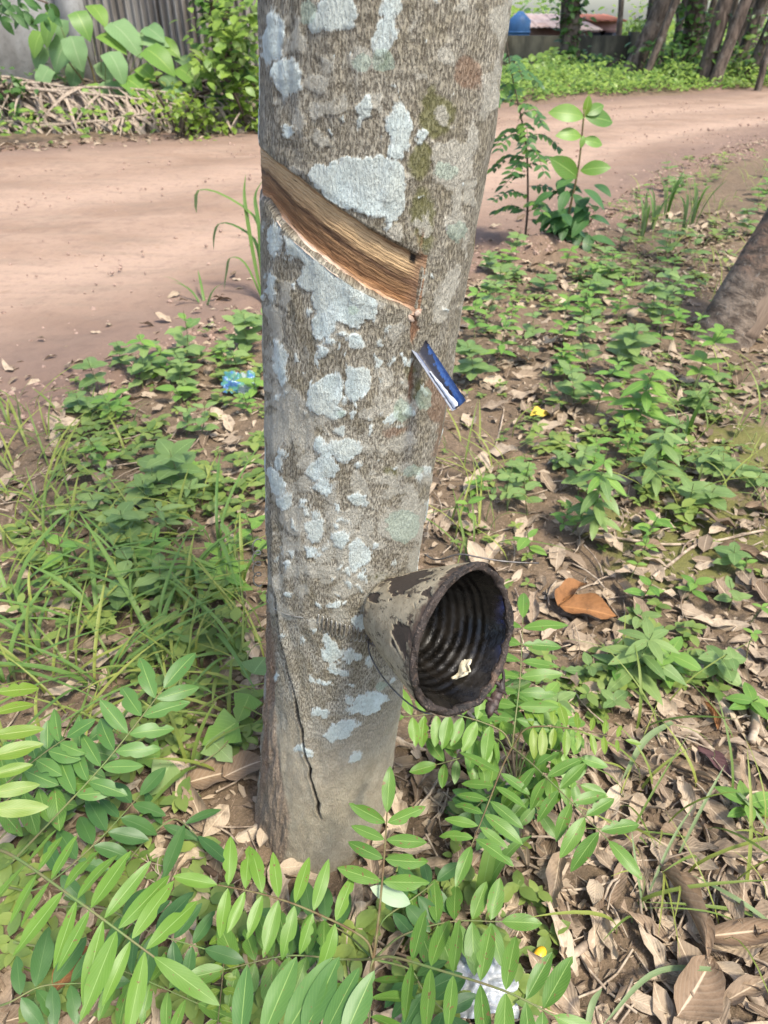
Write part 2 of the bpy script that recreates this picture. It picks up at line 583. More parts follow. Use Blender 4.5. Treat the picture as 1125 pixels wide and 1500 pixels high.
c = t.mix(t.smooth(n2, 0.42, 0.70, 0, 0.55), c, (0.18, 0.118, 0.092))
c = t.mix(t.smooth(n3, 0.58, 0.74, 0, 0.45), c, (0.14, 0.095, 0.075))
c = t.mix(t.smooth(t.math('ADD', t.attr('edge'), t.math('MULTIPLY', t.math('SUBTRACT', n2, 0.5), 1.4)), 0.95, 0.0, 0, 0.9), c, (0.155, 0.105, 0.082))
hh = t.math('ADD', t.math('MULTIPLY', n2, 1.0), t.math('MULTIPLY', n3, 0.35))
M['laterite'] = t.done(t.bsdf(c, 0.95, 0.12, t.bump(hh, 0.8, 0.012)))
me = fast_mesh('road', np.stack([RX.ravel(), RY.ravel(), RZ.ravel()], 1), quads, attrs={'track': (np.exp(-((TT - 0.26 - 0.012 * np.sin(RX * 0.9)) / 0.07) ** 2) + np.exp(-((TT - 0.58 - 0.012 * np.sin(RX * 0.9)) / 0.08) ** 2)).clip(0, 1).ravel(), 'edge': (edge + 0.3 * (fbm(RX * 3, RY * 3, 3, 29) - 0.5)).ravel()})
tag(put('road', me, mat=M['laterite']), kind='structure')

# ------------------------------------------------------------------ the tapped rubber tree
AX_Y = 0.628
edges = np.array([(0, 380, 748), (100, 381, 735), (200, 382, 722), (300, 384, 703), (400, 386, 685), (500, 388, 668), (600, 389, 652),
                  (700, 390, 632), (800, 392, 615), (900, 394, 601), (1000, 391, 590), (1100, 384, 577), (1150, 381, 568), (1185, 379, 562)], float)
hs, cxs, rs = [], [], []
for (py, xl, xr) in edges:
    p = aty(0, py, AX_Y)
    z = depth(p)
    hs.append(p.z); cxs.append(((xl + xr) / 2 - 562.5) / F * z)
    w = (xr - xl) / 2 / F * z
    rs.append(w / math.sqrt(1 + (w / AX_Y) ** 2) * 1.012)
hs, cxs, rs = np.array(hs[::-1]), np.array(cxs[::-1]), np.array(rs[::-1])
slope_top = (cxs[-1] - cxs[-6]) / (hs[-1] - hs[-6])
slope_bot = (cxs[1] - cxs[0]) / (hs[1] - hs[0])
r_mid = np.median(rs)

def tr_axis(h):
    h = np.asarray(h, float)
    x = np.interp(h, hs, cxs) + np.where(h > hs[-1], (h - hs[-1]) * slope_top, 0) + np.where(h < hs[0], (h - hs[0]) * slope_bot, 0)
    r = np.interp(h, hs, rs)
    r = np.where(h > hs[-1], rs[-1] * (1 - 0.06 * (h - hs[-1])), r)
    r = r + 0.006 * smooth(0.10, -0.06, h)
    return x, r

def tr_hit(px, py):
    """where the ray through a pixel meets the trunk: (angle, height, point). angle 0 faces the camera, + to the right"""
    d = ray(px, py)
    k0, k1 = 0.2, (AX_Y + 0.02) / d.y
    best = None
    for k in np.linspace(k0, k1, 500):
        P = CAM + d * k
        x, r = tr_axis(P.z)
        if math.hypot(P.x - float(x), P.y - AX_Y) <= float(r):
            best = P
            break
    if best is None:                                # just outside the silhouette: take the closest point
        ks = np.linspace(k0, (AX_Y + 0.15) / d.y, 500)
        P = min((CAM + d * k for k in ks), key=lambda q: math.hypot(q.x - float(tr_axis(q.z)[0]), q.y - AX_Y) - float(tr_axis(q.z)[1]))
        best = P
    x, r = tr_axis(best.z)
    return math.atan2(best.x - float(x), -(best.y - AX_Y)), best.z, best

def tr_point(th, h, off=0.0):
    x, r = tr_axis(h)
    return np.stack([x + (r + off) * np.sin(th), AX_Y - (r + off) * np.cos(th), np.broadcast_to(h, np.shape(x + th))], -1)

# tapping panel outline in (angle, height)
up = [tr_hit(*p)[:2] for p in ((389, 216), (420, 243), (450, 266), (520, 315), (580, 351), (622, 374))]
lo = [tr_hit(*p)[:2] for p in ((392, 300), (420, 342), (470, 386), (520, 421), (570, 448), (610, 463))]
up = np.array(up); lo = np.array(lo)
TH_R = 0.5 * (up[-1, 0] + lo[-1, 0])
TH_L = -2.25
up = np.vstack([[TH_L, up[0, 1] + 0.022], [-1.5, up[0, 1]], up])
lo = np.vstack([[TH_L, lo[0, 1] + 0.022], [-1.5, lo[0, 1] - 0.001], lo])

def pan(th):
    return np.interp(th, up[:, 0], up[:, 1]), np.interp(th, lo[:, 0], lo[:, 1])

def pan_depth(v):
    return np.interp(v, [0, 0.03, 0.10, 0.45, 0.80, 0.90, 0.955, 1.0], [0.0, 0.0025, 0.0035, 0.0045, 0.0070, 0.0075, 0.0035, -0.0006])

th = np.concatenate([np.linspace(-math.pi, -1.9, 26)[:-1], np.linspace(-1.9, 1.9, 300), np.linspace(1.9, math.pi, 26)[1:]])
hh_ = np.concatenate([np.linspace(-0.10, 0.79, 580)[:-1], np.linspace(0.79, 0.95, 270)[:-1], np.linspace(0.95, 1.10, 100), np.linspace(1.105, 1.5, 60), np.linspace(1.55, 4.2, 40)])
TH, HH = np.meshgrid(th, hh_)
ax, ar = tr_axis(HH)
bx, by = TH * 0.09, HH
off = 0.0015 * (fbm(bx * 22, by * 12, 3, 31) - 0.5) * 2 + 0.0016 * (fbm(bx * 90, by * 30, 2, 33) - 0.5) * 2
# ridged root flare and faint buttressing near the ground
off += 0.005 * smooth(0.16, -0.05, HH) * (np.sin(TH * 4 + 0.6) * 0.5 + 0.3 * np.sin(TH * 7))
P0 = np.stack([ax + ar * np.sin(TH), AX_Y - ar * np.cos(TH), HH], -1)
PX, PY, PZ = project(P0)
seen = smooth(-0.02, 0.10, np.cos(TH) - 0.13)

WHITE = [  # lichen patches: cx, cy, rx, ry, tilt
    (496, 20, 32, 30, 0), (470, 30, 16, 18, 0), (421, 112, 22, 32, 8), (400, 55, 16, 45, 10), (575, 8, 20, 20, 0), (566, 50, 18, 42, 10),
    (536, 162, 12, 20, 15), (528, 178, 6, 14, 10), (584, 188, 18, 38, 0), (580, 220, 14, 16, 0), (616, 200, 7, 11, 0), (424, 197, 9, 13, 0),
    (470, 262, 22, 20, 20), (510, 270, 42, 40, 0), (560, 265, 38, 38, 0), (575, 300, 20, 35, 10), (545, 305, 30, 16, 20), (456, 350, 0, 0, 0),
    (452, 378, 45, 14, 38), (460, 405, 26, 24, 0), (492, 440, 38, 36, 15), (478, 470, 22, 30, 0), (530, 445, 26, 22, 0), (520, 470, 15, 14, 0),
    (523, 501, 13, 14, 0), (472, 515, 9, 13, 0), (523, 562, 20, 25, 0), (512, 545, 10, 10, 0), (476, 578, 28, 28, 10), (492, 602, 18, 13, 0), (490, 568, 12, 22, 0),
    (505, 655, 24, 19, -20), (480, 662, 16, 12, 0), (467, 648, 9, 16, 0), (472, 690, 26, 21, 0), (474, 715, 20, 11, 0), (524, 729, 16, 15, 0),
    (410, 535, 13, 38, -12), (420, 735, 11, 13, 0), (405, 700, 10, 30, -14), (413, 675, 6, 20, -10), (462, 776, 17, 18, 0), (528, 812, 20, 22, 0),
    (458, 805, 11, 9, 0), (500, 790, 12, 14, 0), (510, 836, 11, 7, 0), (487, 882, 10, 6, 0), (528, 911, 15, 11, 0),
    (487, 955, 16, 16, 10), (480, 940, 8, 8, 0), (510, 960, 8, 15, 20), (524, 962, 12, 7, -20), (498, 982, 16, 9, 15), (492, 975, 8, 8, 0),
    (540, 1030, 30, 14, -32), (514, 1026, 13, 8, -10), (520, 1040, 20, 9, -15), (500, 1070, 32, 13, -12), (444, 1101, 17, 8, 14), (520, 1111, 12, 8, -30),
    (470, 1046, 10, 7, 0), (597, 602, 8, 11, 10), (575, 615, 13, 10, -25), (616, 696, 5, 7, 0), (628, 690, 6, 10, 20), (480, 1000, 11, 5, 0), (516, 1000, 6, 4, 0),
    (407, 350, 10, 28, 0), (398, 420, 8, 30, 0)]
PALE = [(660, 245, 34, 36, 0), (640, 222, 15, 16, 0), (666, 330, 18, 26, 10), (690, 195, 12, 40, 14), (718, 130, 14, 60, 12), (735, 25, 16, 40, 10), (655, 430, 14, 60, 18), (668, 300, 12, 40, 15),
        (680, 360, 8, 40, 15), (540, 85, 28, 22, 0), (520, 95, 26, 14, 20), (440, 45, 14, 28, 0), (466, 120, 18, 16, 0), (440, 160, 0, 0, 0), (600, 265, 10, 10, 0),
        (430, 620, 38, 30, 10), (410, 590, 20, 40, 0), (400, 640, 16, 40, 0), (590, 765, 36, 34, -30), (605, 735, 22, 12, -25), (570, 780, 18, 12, 0), (560, 600, 26, 16, 0),
        (590, 650, 26, 16, -10), (500, 760, 34, 14, 0), (440, 760, 34, 20, 10), (545, 770, 14, 12, 0), (620, 790, 16, 26, 25), (605, 835, 22, 14, -20), (480, 835, 40, 14, 8), (505, 862, 34, 16, -8), (500, 900, 30, 9, 0),
        (420, 800, 14, 24, 0), (590, 560, 12, 10, 0), (640, 640, 7, 20, 25), (625, 705, 14, 10, -40), (558, 1000, 18, 10, -30), (395, 250, 6, 30, 0), (400, 500, 12, 50, 0), (432, 690, 0, 0, 0), (560, 1100, 0, 0, 0)]
GREEN = [(668, 340, 13, 17, 10), (590, 770, 26, 26, -30), (528, 92, 16, 14, 0), (452, 18, 14, 18, 0), (563, 86, 17, 18, 0), (590, 600, 14, 16, 0), (500, 606, 9, 7, 0), (652, 250, 20, 14, 0), (620, 585, 12, 20, 0), (604, 690, 14, 8, -20), (520, 455, 8, 9, 0), (560, 1005, 9, 7, 0)]
MOSS = [(563, 86, 16, 18, 0), (628, 144, 18, 19, 0), (615, 235, 22, 34, 0), (640, 170, 30, 34, 15), (615, 575, 15, 28, -8), (580, 610, 24, 12, -15), (600, 545, 10, 14, 0), (578, 690, 20, 12, 0), (620, 320, 20, 60, 0), (555, 850, 22, 10, 0)]
RED = [(610, 345, 4, 24, 5), (607, 480, 7, 24, 3), (602, 560, 4, 40, 4), (685, 105, 22, 30, 0), (640, 590, 22, 40, -15), (580, 630, 26, 10, -10), (615, 425, 6, 34, 0), (612, 380, 8, 20, 0), (396, 990, 12, 85, 4), (388, 1100, 12, 80, 4), (645, 640, 10, 40, 15)]

r5 = random.Random(5)
for _ in range(120):
    WHITE.append((r5.gauss(490, 55), r5.uniform(330, 1010), r5.uniform(2.5, 8), r5.uniform(3, 9), r5.uniform(-40, 40)))
for _ in range(60):
    WHITE.append((r5.uniform(395, 700), r5.uniform(0, 700), r5.uniform(2, 5), r5.uniform(3, 9), r5.uniform(-20, 20)))
for _ in range(110):
    PALE.append((r5.gauss(500, 75), r5.uniform(560, 930), r5.uniform(8, 26), r5.uniform(6, 16), r5.uniform(-25, 25)))
for _ in range(50):
    PALE.append((r5.uniform(390, 700), r5.uniform(0, 560), r5.uniform(6, 20), r5.uniform(8, 24), r5.uniform(-15, 15)))

def blobs(L, amp=5.0, sc=0.05, seed=41):
    out = np.full(PX.shape, 60.0)
    wx = PX + amp * 2 * (fbm(PX * sc, PY * sc, 3, seed) - 0.5) + 8 * (fbm(PX * 0.16, PY * 0.16, 3, seed + 3) - 0.5)
    wy = PY + amp * 2 * (fbm(PX * sc, PY * sc, 3, seed + 7) - 0.5) + 8 * (fbm(PX * 0.16, PY * 0.16, 3, seed + 11) - 0.5)
    for (cx, cy, ra, rb, ang) in L:
        if ra <= 0:
            continue
        m = max(ra, rb) + 70
        sel = (abs(PX - cx) < m) & (abs(PY - cy) < m) & (seen > 0)
        ca, sa = math.cos(R(ang)), math.sin(R(ang))
        dx, dy = wx[sel] - cx, wy[sel] - cy
        u, v = (dx * ca + dy * sa) / ra, (-dx * sa + dy * ca) / rb
        out[sel] = np.minimum(out[sel], (np.hypot(u, v) - 1) * min(ra, rb))
    return np.clip(-out / 12.0, -1.2, 1.2)

def backfill(mask, seed, thr):
    nz = (fbm(bx * 26, by * 22, 3, seed) - thr) * 9
    return mask * seen + np.clip(nz, -1.2, 1.2) * (1 - seen)

white = backfill(blobs(WHITE, 9), 51, 0.60)
pale = backfill(blobs(PALE, 14, 0.04, 45) + 1.3 * (fbm(PX * 0.045, PY * 0.05, 4, 46) - 0.52), 52, 0.58)
green = backfill(blobs(GREEN, 5, 0.05, 47), 53, 0.66)
moss = backfill(blobs(MOSS, 9, 0.05, 48), 54, 0.68)
red = backfill(blobs(RED, 6, 0.05, 49), 55, 0.72)
lift = smooth(-0.05, 0.25, white + 0.3 * (fbm(bx * 200, by * 200, 2, 61) - 0.5))
off += 0.0009 * lift + 0.0004 * smooth(0, 0.2, pale)
# long crack and old scar on the left side of the foot
crack_px = [(397, 720), (400, 800), (404, 860), (408, 905), (418, 960), (430, 1010), (440, 1060), (452, 1120), (462, 1165), (470, 1200)]
cr = np.array([tr_hit(*p)[:2] for p in crack_px])
o = np.argsort(cr[:, 1]); cr = cr[o]
cth = np.interp(HH, cr[:, 1], cr[:, 0]) + 0.05 * (vnoise(by * 60, by * 0, 71) - 0.5)
inr = smooth(cr[0, 1] - 0.01, cr[0, 1] + 0.02, HH) * smooth(cr[-1, 1] + 0.01, cr[-1, 1] - 0.04, HH)
cd = abs(TH - cth) * 0.092
wid = 0.0010 + 0.0022 * vnoise(by * 45, by * 0 + 3, 72)
crack = smooth(wid * 1.6, wid * 0.3, cd) * inr
off -= 0.006 * crack
sc_ = np.array([tr_hit(*p)[:2] for p in ((396, 880), (400, 960), (403, 1030), (406, 1090), (416, 1160), (424, 1200))])
sc_ = sc_[np.argsort(sc_[:, 1])]
sth = np.interp(HH, sc_[:, 1], sc_[:, 0]) + 0.10 * (fbm(by * 40, by * 0, 3, 74) - 0.5)
scar = smooth(0.004, -0.004, (TH - sth) * 0.09) * smooth(sc_[-1, 1] + 0.01, sc_[-1, 1] - 0.03, HH) * smooth(-1.95, -1.7, TH)
off += scar * (0.004 * (fbm(bx * 160, by * 28, 3, 75) - 0.5) * 2)
off += 0.003 * smooth(0.014, 0.0, abs(TH - cth - 0.04) * 0.09) * inr
# groove of the old vertical channel below the panel
chan = smooth(0.0, 0.22, blobs([(608, 480, 7, 30, 3), (602, 560, 4, 45, 4), (618, 350, 3, 20, 6)], 3, 0.05, 81)) * seen
off -= 0.0012 * chan
# carve the tapping panel (the panel itself is its own part, set in this recess)
hU, hL = pan(TH)
vv = (hU - HH) / (hU - hL)
slp = 0.7
edge_d = np.minimum(np.minimum((hU - HH), (HH - hL)) * slp, np.minimum((TH_R - TH) * 0.088, (TH - TH_L) * 0.088))
ins = smooth(0.0006, 0.0040, edge_d)
off -= ins * (np.maximum(pan_depth(np.clip(vv, 0, 1)), 0) * (0.20 + 0.65 * smooth(-1.35, -0.75, TH)) + 0.0015 + 0.002 * smooth(-1.35, -0.75, TH))
rimw0 = smooth(0.0, 0.0012, edge_d)
white = white - 1.6 * rimw0
pale = pale - 1.2 * rimw0
rimw = smooth(0.0, -0.003, edge_d) * smooth(-0.010, -0.003, edge_d)
off += 0.0005 * rimw
Pt = np.stack([ax + (ar + off) * np.sin(TH), AX_Y - (ar + off) * np.cos(TH), HH], -1)
n_, m_ = TH.shape
idx = np.arange(n_ * m_).reshape(n_, m_)
quads = np.stack([idx[:-1, :-1], idx[:-1, 1:], idx[1:, 1:], idx[1:, :-1]], -1).reshape(-1, 4)

t = NT('rubber_bark')
bu = t.attr('bark_uv', 'Vector')
fine = t.noise(t.scaled(bu, (1, 0.24, 1)), 800, 3, 0.6)
fis = t.noise(t.scaled(bu, (1, 0.30, 1)), 640, 4, 0.66, 0.15)
mid = t.noise(t.scaled(bu, (1, 0.6, 1)), 60, 5, 0.65)
big = t.noise(bu, 9, 4, 0.55)
blot = t.noise(t.scaled(bu, (1, 0.8, 1)), 28, 5, 0.6)
gran = t.noise(bu, 900, 2, 0.5)
browns = t.mix(t.smooth(big, 0.35, 0.65), (0.285, 0.252, 0.188), (0.245, 0.215, 0.152))
greys = t.mix(t.smooth(mid, 0.4, 0.62), browns, (0.34, 0.31, 0.245))
lowz = t.attr('low_zone')
base = t.mix(lowz, greys, t.mix(t.smooth(mid, 0.35, 0.65), (0.40, 0.345, 0.255), (0.30, 0.252, 0.182)))
midz = t.attr('mid_zone')
blotf = t.math('MULTIPLY', t.smooth(blot, 0.50, 0.58), t.math('ADD', t.math('MULTIPLY', midz, 0.65), 0.12))
base = t.mix(blotf, base, (0.42, 0.39, 0.32))
dark = t.smooth(fis, 0.40, 0.55, 0.78, 0.0)
dark = t.math('MULTIPLY', dark, t.math('SUBTRACT', 1.0, t.math('MULTIPLY', lowz, 0.78)))
base = t.mix(dark, base, (0.060, 0.047, 0.034))
base = t.mix(t.smooth(fine, 0.52, 0.66, 0, 0.45), base, (0.36, 0.32, 0.26))
wob = t.math('ADD', t.math('MULTIPLY', t.math('SUBTRACT', mid, 0.5), 0.5), t.math('MULTIPLY', t.math('SUBTRACT', fine, 0.5), 0.55))
def lich(attr, a=0.02, b=0.16, k=1.0):
    return t.smooth(t.math('ADD', t.attr(attr), t.math('MULTIPLY', wob, k)), a, b)
mossf = t.math('MULTIPLY', lich('moss', 0.0, 0.7, 1.5), 0.75)
base = t.mix(mossf, base, t.mix(fine, (0.105, 0.105, 0.030), (0.15, 0.145, 0.05)))
redf = t.math('MULTIPLY', lich('red', 0.0, 0.5, 1.0), 0.6)
base = t.mix(redf, base, t.mix(fis, (0.14, 0.075, 0.045), (0.28, 0.155, 0.09)))
palef = t.math('MULTIPLY', lich('pale', -0.05, 0.45, 2.0), 0.82)
base = t.mix(palef, base, t.mix(mid, (0.37, 0.345, 0.28), (0.49, 0.465, 0.395)))
whf = t.math('MULTIPLY', lich('white', -0.02, 0.30, 1.4), t.smooth(blot, 0.30, 0.55, 0.97, 0.78))
wcol = t.mix(t.smooth(mid, 0.35, 0.65), (0.53, 0.60, 0.585), (0.41, 0.475, 0.46))
crk = t.noise(t.scaled(bu, (1, 0.55, 1)), 330, 4, 0.7, 0.6)
wcol = t.mix(t.smooth(fis, 0.34, 0.44, 0.30, 0.0), wcol, (0.26, 0.27, 0.25))
wcol = t.mix(t.smooth(crk, 0.34, 0.46, 0.65, 0.0), wcol, (0.25, 0.26, 0.24))
wcol = t.mix(t.smooth(blot, 0.45, 0.62, 0, 0.5), wcol, (0.46, 0.49, 0.44))
base = t.mix(whf, base, wcol)
rimf = t.math('MULTIPLY', whf, t.smooth(t.attr('white'), 0.40, 0.12, 0, 0.55))
base = t.mix(rimf, base, (0.62, 0.66, 0.64))
grf = t.math('MULTIPLY', lich('green', 0.0, 0.2, 1.0), 0.6)
base = t.mix(grf, base, (0.33, 0.41, 0.33))
base = t.mix(t.math('MULTIPLY', t.attr('chan'), 0.85), base, t.mix(fis, (0.12, 0.06, 0.035), (0.32, 0.17, 0.095)))
base = t.mix(t.math('MULTIPLY', t.attr('scar'), 0.8), base, t.mix(t.smooth(fis, 0.35, 0.62), (0.105, 0.066, 0.046), (0.27, 0.19, 0.14)))
base = t.mix(t.attr('crack'), base, (0.022, 0.017, 0.013))
base = t.mix(t.math('MULTIPLY', t.attr('lip'), 0.8), base, (0.10, 0.062, 0.036))
keep = t.math('SUBTRACT', 1.0, t.math('MULTIPLY', whf, 0.65))
keep = t.math('MULTIPLY', keep, t.math('SUBTRACT', 1.0, t.math('MULTIPLY', lowz, 0.55)))
hgt = t.math('ADD', t.math('MULTIPLY', t.smooth(fis, 0.36, 0.6), t.math('MULTIPLY', keep, 1.0)), t.math('ADD', t.math('MULTIPLY', fine, 0.35), t.math('MULTIPLY', mid, 0.35)))
hgt = t.math('ADD', hgt, t.math('MULTIPLY', whf, 0.45))
hgt = t.math('ADD', hgt, t.math('MULTIPLY', gran, 0.08))
M['bark'] = t.done(t.bsdf(base, 0.88, 0.2, t.bump(hgt, 0.75, 0.0022)))

lowz = smooth(0.40, 0.24, HH + 0.10 * (fbm(bx * 14, by * 14, 3, 91) - 0.5)) * 0.95
midz = smooth(0.20, 0.36, HH) * smooth(0.86, 0.66, HH) * (0.55 + 0.45 * smooth(0.9, -0.4, TH)) + 0.35 * smooth(-0.9, -1.25, TH)
base0 = Vector((float(tr_axis(0.0)[0]), AX_Y, 0))
tree = thing('rubber_tree', base0, 'large tapped rubber tree trunk with white lichen patches and a slanting cut', 'tree')
me = fast_mesh('trunk', Pt.reshape(-1, 3) - np.array(base0), quads,
               attrs={'bark_uv': np.stack([TH * 0.09, HH, 0 * HH], -1).reshape(-1, 3), 'white': white.ravel(), 'pale': pale.ravel(), 'green': green.ravel(),
                      'moss': moss.ravel(), 'red': red.ravel(), 'chan': chan.ravel(), 'crack': crack.ravel(), 'scar': scar.ravel() * 0.85, 'lip': (rimw * 0.0 + ins * 1.0).clip(0, 1).ravel(),
                      'low_zone': lowz.ravel(), 'mid_zone': midz.clip(0, 1).ravel()})
put('trunk', me, tree, Matrix.Translation(base0), M['bark'])

# the tapping panel: bare wood, darker groove, pale fresh edge
pth = np.linspace(TH_L, TH_R + 0.02, 300)
pv = np.linspace(0, 1, 46)
PT, PV = np.meshgrid(pth, pv)
pU, pL = pan(PT)
jit = 0.0016 * (fbm(PT * 14, PV * 3, 3, 101) - 0.5)
PH = pU + (pL - pU) * PV + jit
endf = smooth(TH_R + 0.02, TH_R - 0.06, PT)
wrapf = smooth(-1.35, -0.75, PT)
dp = pan_depth(PV) * endf * (0.20 + 0.65 * wrapf) + 0.0007 * (fbm(PT * 30 + PV * 8, PV * 26, 3, 103) - 0.5) * smooth(0, 0.1, PV) * smooth(0.97, 0.86, PV) + 0.0007 * (vnoise(PT * 9 + PV * 3, PV * 40, 104) - 0.5) * smooth(0.97, 0.86, PV)
dp = dp - 0.0008 * (1 - endf)
PP = tr_point(PT, PH, -dp)
n_, m_ = PT.shape
idx = np.arange(n_ * m_).reshape(n_, m_)
quads = np.stack([idx[:-1, :-1], idx[1:, :-1], idx[1:, 1:], idx[:-1, 1:]], -1).reshape(-1, 4)
t = NT('cut_wood')
uv = uvco(t)
sep = t.n('SeparateXYZ'); t.l(uv, sep.inputs[0])
g1 = t.noise(t.scaled(uv, (3.0, 6, 1)), 2.6, 5, 0.62, 0.4)
g2 = t.noise(t.scaled(uv, (7.0, 15, 1)), 3.0, 5, 0.7, 0.25)
g3 = t.noise(t.scaled(uv, (14, 20, 1)), 3.0, 4, 0.65)
v2 = t.math('ADD', sep.outputs[1], t.math('MULTIPLY', t.math('SUBTRACT', g1, 0.5), 0.32))
v2 = t.math('ADD', v2, t.math('MULTIPLY', t.math('MULTIPLY', t.math('SUBTRACT', 0.5, sep.outputs[0]), 0.10), t.smooth(sep.outputs[1], 0.9, 0.6)))
v2 = t.math('MINIMUM', v2, t.math('ADD', sep.outputs[1], 0.02))
c = t.ramp(v2, [(0.0, (0.085, 0.05, 0.028)), (0.035, (0.27, 0.165, 0.085)), (0.10, (0.45, 0.315, 0.175)), (0.36, (0.40, 0.265, 0.14)), (0.43, (0.14, 0.08, 0.04)),
                (0.47, (0.075, 0.038, 0.02)), (0.56, (0.26, 0.145, 0.068)), (0.70, (0.16, 0.08, 0.035)), (0.80, (0.27, 0.13, 0.055)), (0.87, (0.40, 0.21, 0.095)), (0.91, (0.42, 0.26, 0.165)), (0.95, (0.52, 0.42, 0.34)), (0.985, (0.46, 0.36, 0.28))])
c = t.mix(t.smooth(g2, 0.52, 0.68, 0, 0.75), c, (0.055, 0.030, 0.016))
c = t.mix(t.smooth(g3, 0.60, 0.72, 0, 0.35), c, (0.45, 0.31, 0.18))
hole = t.math('MULTIPLY', t.smooth(t.math('ABSOLUTE', t.math('SUBTRACT', sep.outputs[0], 0.965)), 0.016, 0.006), t.smooth(t.math('ABSOLUTE', t.math('SUBTRACT', t.math('ADD', sep.outputs[1], t.math('MULTIPLY', g3, 0.2)), 0.22)), 0.12, 0.06))
c = t.mix(t.smooth(sep.outputs[0], 0.94, 1.0, 0, 0.8), c, t.mix(g3, (0.11, 0.055, 0.03), (0.34, 0.20, 0.12)))
c = t.mix(hole, c, (0.012, 0.008, 0.006))
M['cut_wood'] = t.done(t.bsdf(c, 0.72, 0.3, t.bump(t.math('ADD', t.math('ADD', g2, t.math('MULTIPLY', g3, 0.5)), t.math('MULTIPLY', t.math('SINE', t.math('ADD', t.math('MULTIPLY', sep.outputs[1], 110.0), t.math('MULTIPLY', g1, 14.0))), 0.22)), 0.7, 0.002)))
me = fast_mesh('tapping_panel', PP.reshape(-1, 3), quads, uv=np.stack([((PT - TH_L) / (TH_R - TH_L)).ravel(), PV.ravel()], 1))
panel = put('tapping_panel', me, tree, None, M['cut_wood'])
panel['label'] = 'slanting brown tapping cut with a pale fresh lower edge'

def lump(name, pos, size, mat, parent=None, seed=0, label=None, cat=None, flatten=(1, 1, 1), nseg=14, amp=0.5, normal=(0, 0, 1)):
    u = np.linspace(0, 2 * math.pi, nseg, endpoint=False)
    w = np.linspace(0.001, math.pi - 0.001, nseg // 2 + 1)
    U, W = np.meshgrid(u, w)
    rr = 1 + amp * (fbm(np.cos(U) * np.sin(W) * 1.7 + seed, np.sin(U) * np.sin(W) * 1.7 + np.cos(W) * 2.3, 3, 200 + seed) - 0.5) * 2
    V = np.stack([rr * np.sin(W) * np.cos(U) * flatten[0], rr * np.sin(W) * np.sin(U) * flatten[1], rr * np.cos(W) * flatten[2]], -1) * size
    n_, m_ = U.shape
    q = [(i * m_ + j, (i + 1) * m_ + j, (i + 1) * m_ + (j + 1) % m_, i * m_ + (j + 1) % m_) for i in range(n_ - 1) for j in range(m_)]
    me = fast_mesh(name, V.reshape(-1, 3), q)
    n = Vector(normal)
    o = put(name, me, parent, basis(pos, n.orthogonal(), n), mat)
    if label or cat:
        tag(o, label, cat)
    return o

M['latex'] = simple_mat('dried_latex', (0.72, 0.66, 0.50), (0.55, 0.48, 0.33), 90, 0.4, 0.5, 0.4, 0.002)
M['latex_white'] = simple_mat('white_latex', (0.42, 0.44, 0.48), (0.24, 0.27, 0.34), 90, 0.4, 0.5, 0.5, 0.002)
M['latex_old'] = simple_mat('browned_latex', (0.42, 0.33, 0.26), (0.25, 0.15, 0.10), 90, 0.5, 0.4, 0.4, 0.002)
q = tr_hit(611, 457)
nrm = Vector((math.sin(q[0]), -math.cos(q[0]), 0))
lump('latex_drop', q[2] + nrm * 0.001, 0.0027, M['latex_old'], tree, 3, flatten=(1, 1.3, 0.7), normal=nrm)
q = tr_hit(601, 466)
lump('latex_drop', q[2] + nrm * 0.0005, 0.0026, M['latex_old'], tree, 8, flatten=(1.6, 0.8, 0.5), normal=nrm)

# ------------------------------------------------------------------ spout
q0 = tr_hit(609, 503)
n0 = Vector((math.sin(q0[0]), -math.cos(q0[0]), 0))
d0 = depth(q0[2])
def spoint(px, py, dd):
    return atd(px, py, d0 + dd)
sL0, sV0, sR0 = spoint(598, 505, 0.003), spoint(606, 508, 0.008), spoint(624, 498, 0.004)
sL1, sV1, sR1 = spoint(662, 602, -0.010), spoint(668, 598, -0.006), spoint(682, 586, -0.014)
nS = 26
Vv, q, UV = [], [], []
cols = [(0, 0), (0.5, 0), (1, 0), (1, 0.45), (1, 1)]
for layer in (0, 1):
    for i in range(nS):
        s_ = i / (nS - 1)
        Lp, Vp, Rp = sL0.lerp(sL1, s_), sV0.lerp(sV1, s_), sR0.lerp(sR1, s_)
        prof = [Lp, Lp.lerp(Vp, 0.5), Vp, Vp.lerp(Rp, 0.28), Vp.lerp(Rp, 0.65), Rp]
        nn = (Rp - Lp).cross(sL1 - sL0).normalized()
        if nn.dot(CAM - Vp) < 0:
            nn = -nn
        bend = (0, -0.0006, -0.0012, -0.001, -0.0008, 0)
        for j, p in enumerate(prof):
            w = 0.0006 * (random.random() - 0.5)
            Vv.append(p + nn * (bend[j] - 0.0012 * layer + w))
            UV.append((j / 5, s_))
k = 6
for layer in (0, 1):
    b0 = layer * nS * k
    for i in range(nS - 1):
        for j in range(k - 1):
            a = b0 + i * k + j
            q.append((a, a + 1, a + k + 1, a + k))
b1_ = nS * k
for i in range(nS - 1):
    for j in (0, k - 1):
        a = i * k + j
        q.append((a, a + k, b1_ + a + k, b1_ + a))
for i in (0, nS - 1):
    for j in range(k - 1):
        a = i * k + j
        q.append((a, a + 1, b1_ + a + 1, b1_ + a))
t = NT('spout_paint')
uv = uvco(t); sep = t.n('SeparateXYZ'); t.l(uv, sep.inputs[0])
g1 = t.noise(geoco(t), 130, 5, 0.65)
g2 = t.noise(geoco(t), 420, 3, 0.6)
c = t.mix(t.smooth(g2, 0.35, 0.65), (0.025, 0.075, 0.25), (0.055, 0.125, 0.32))
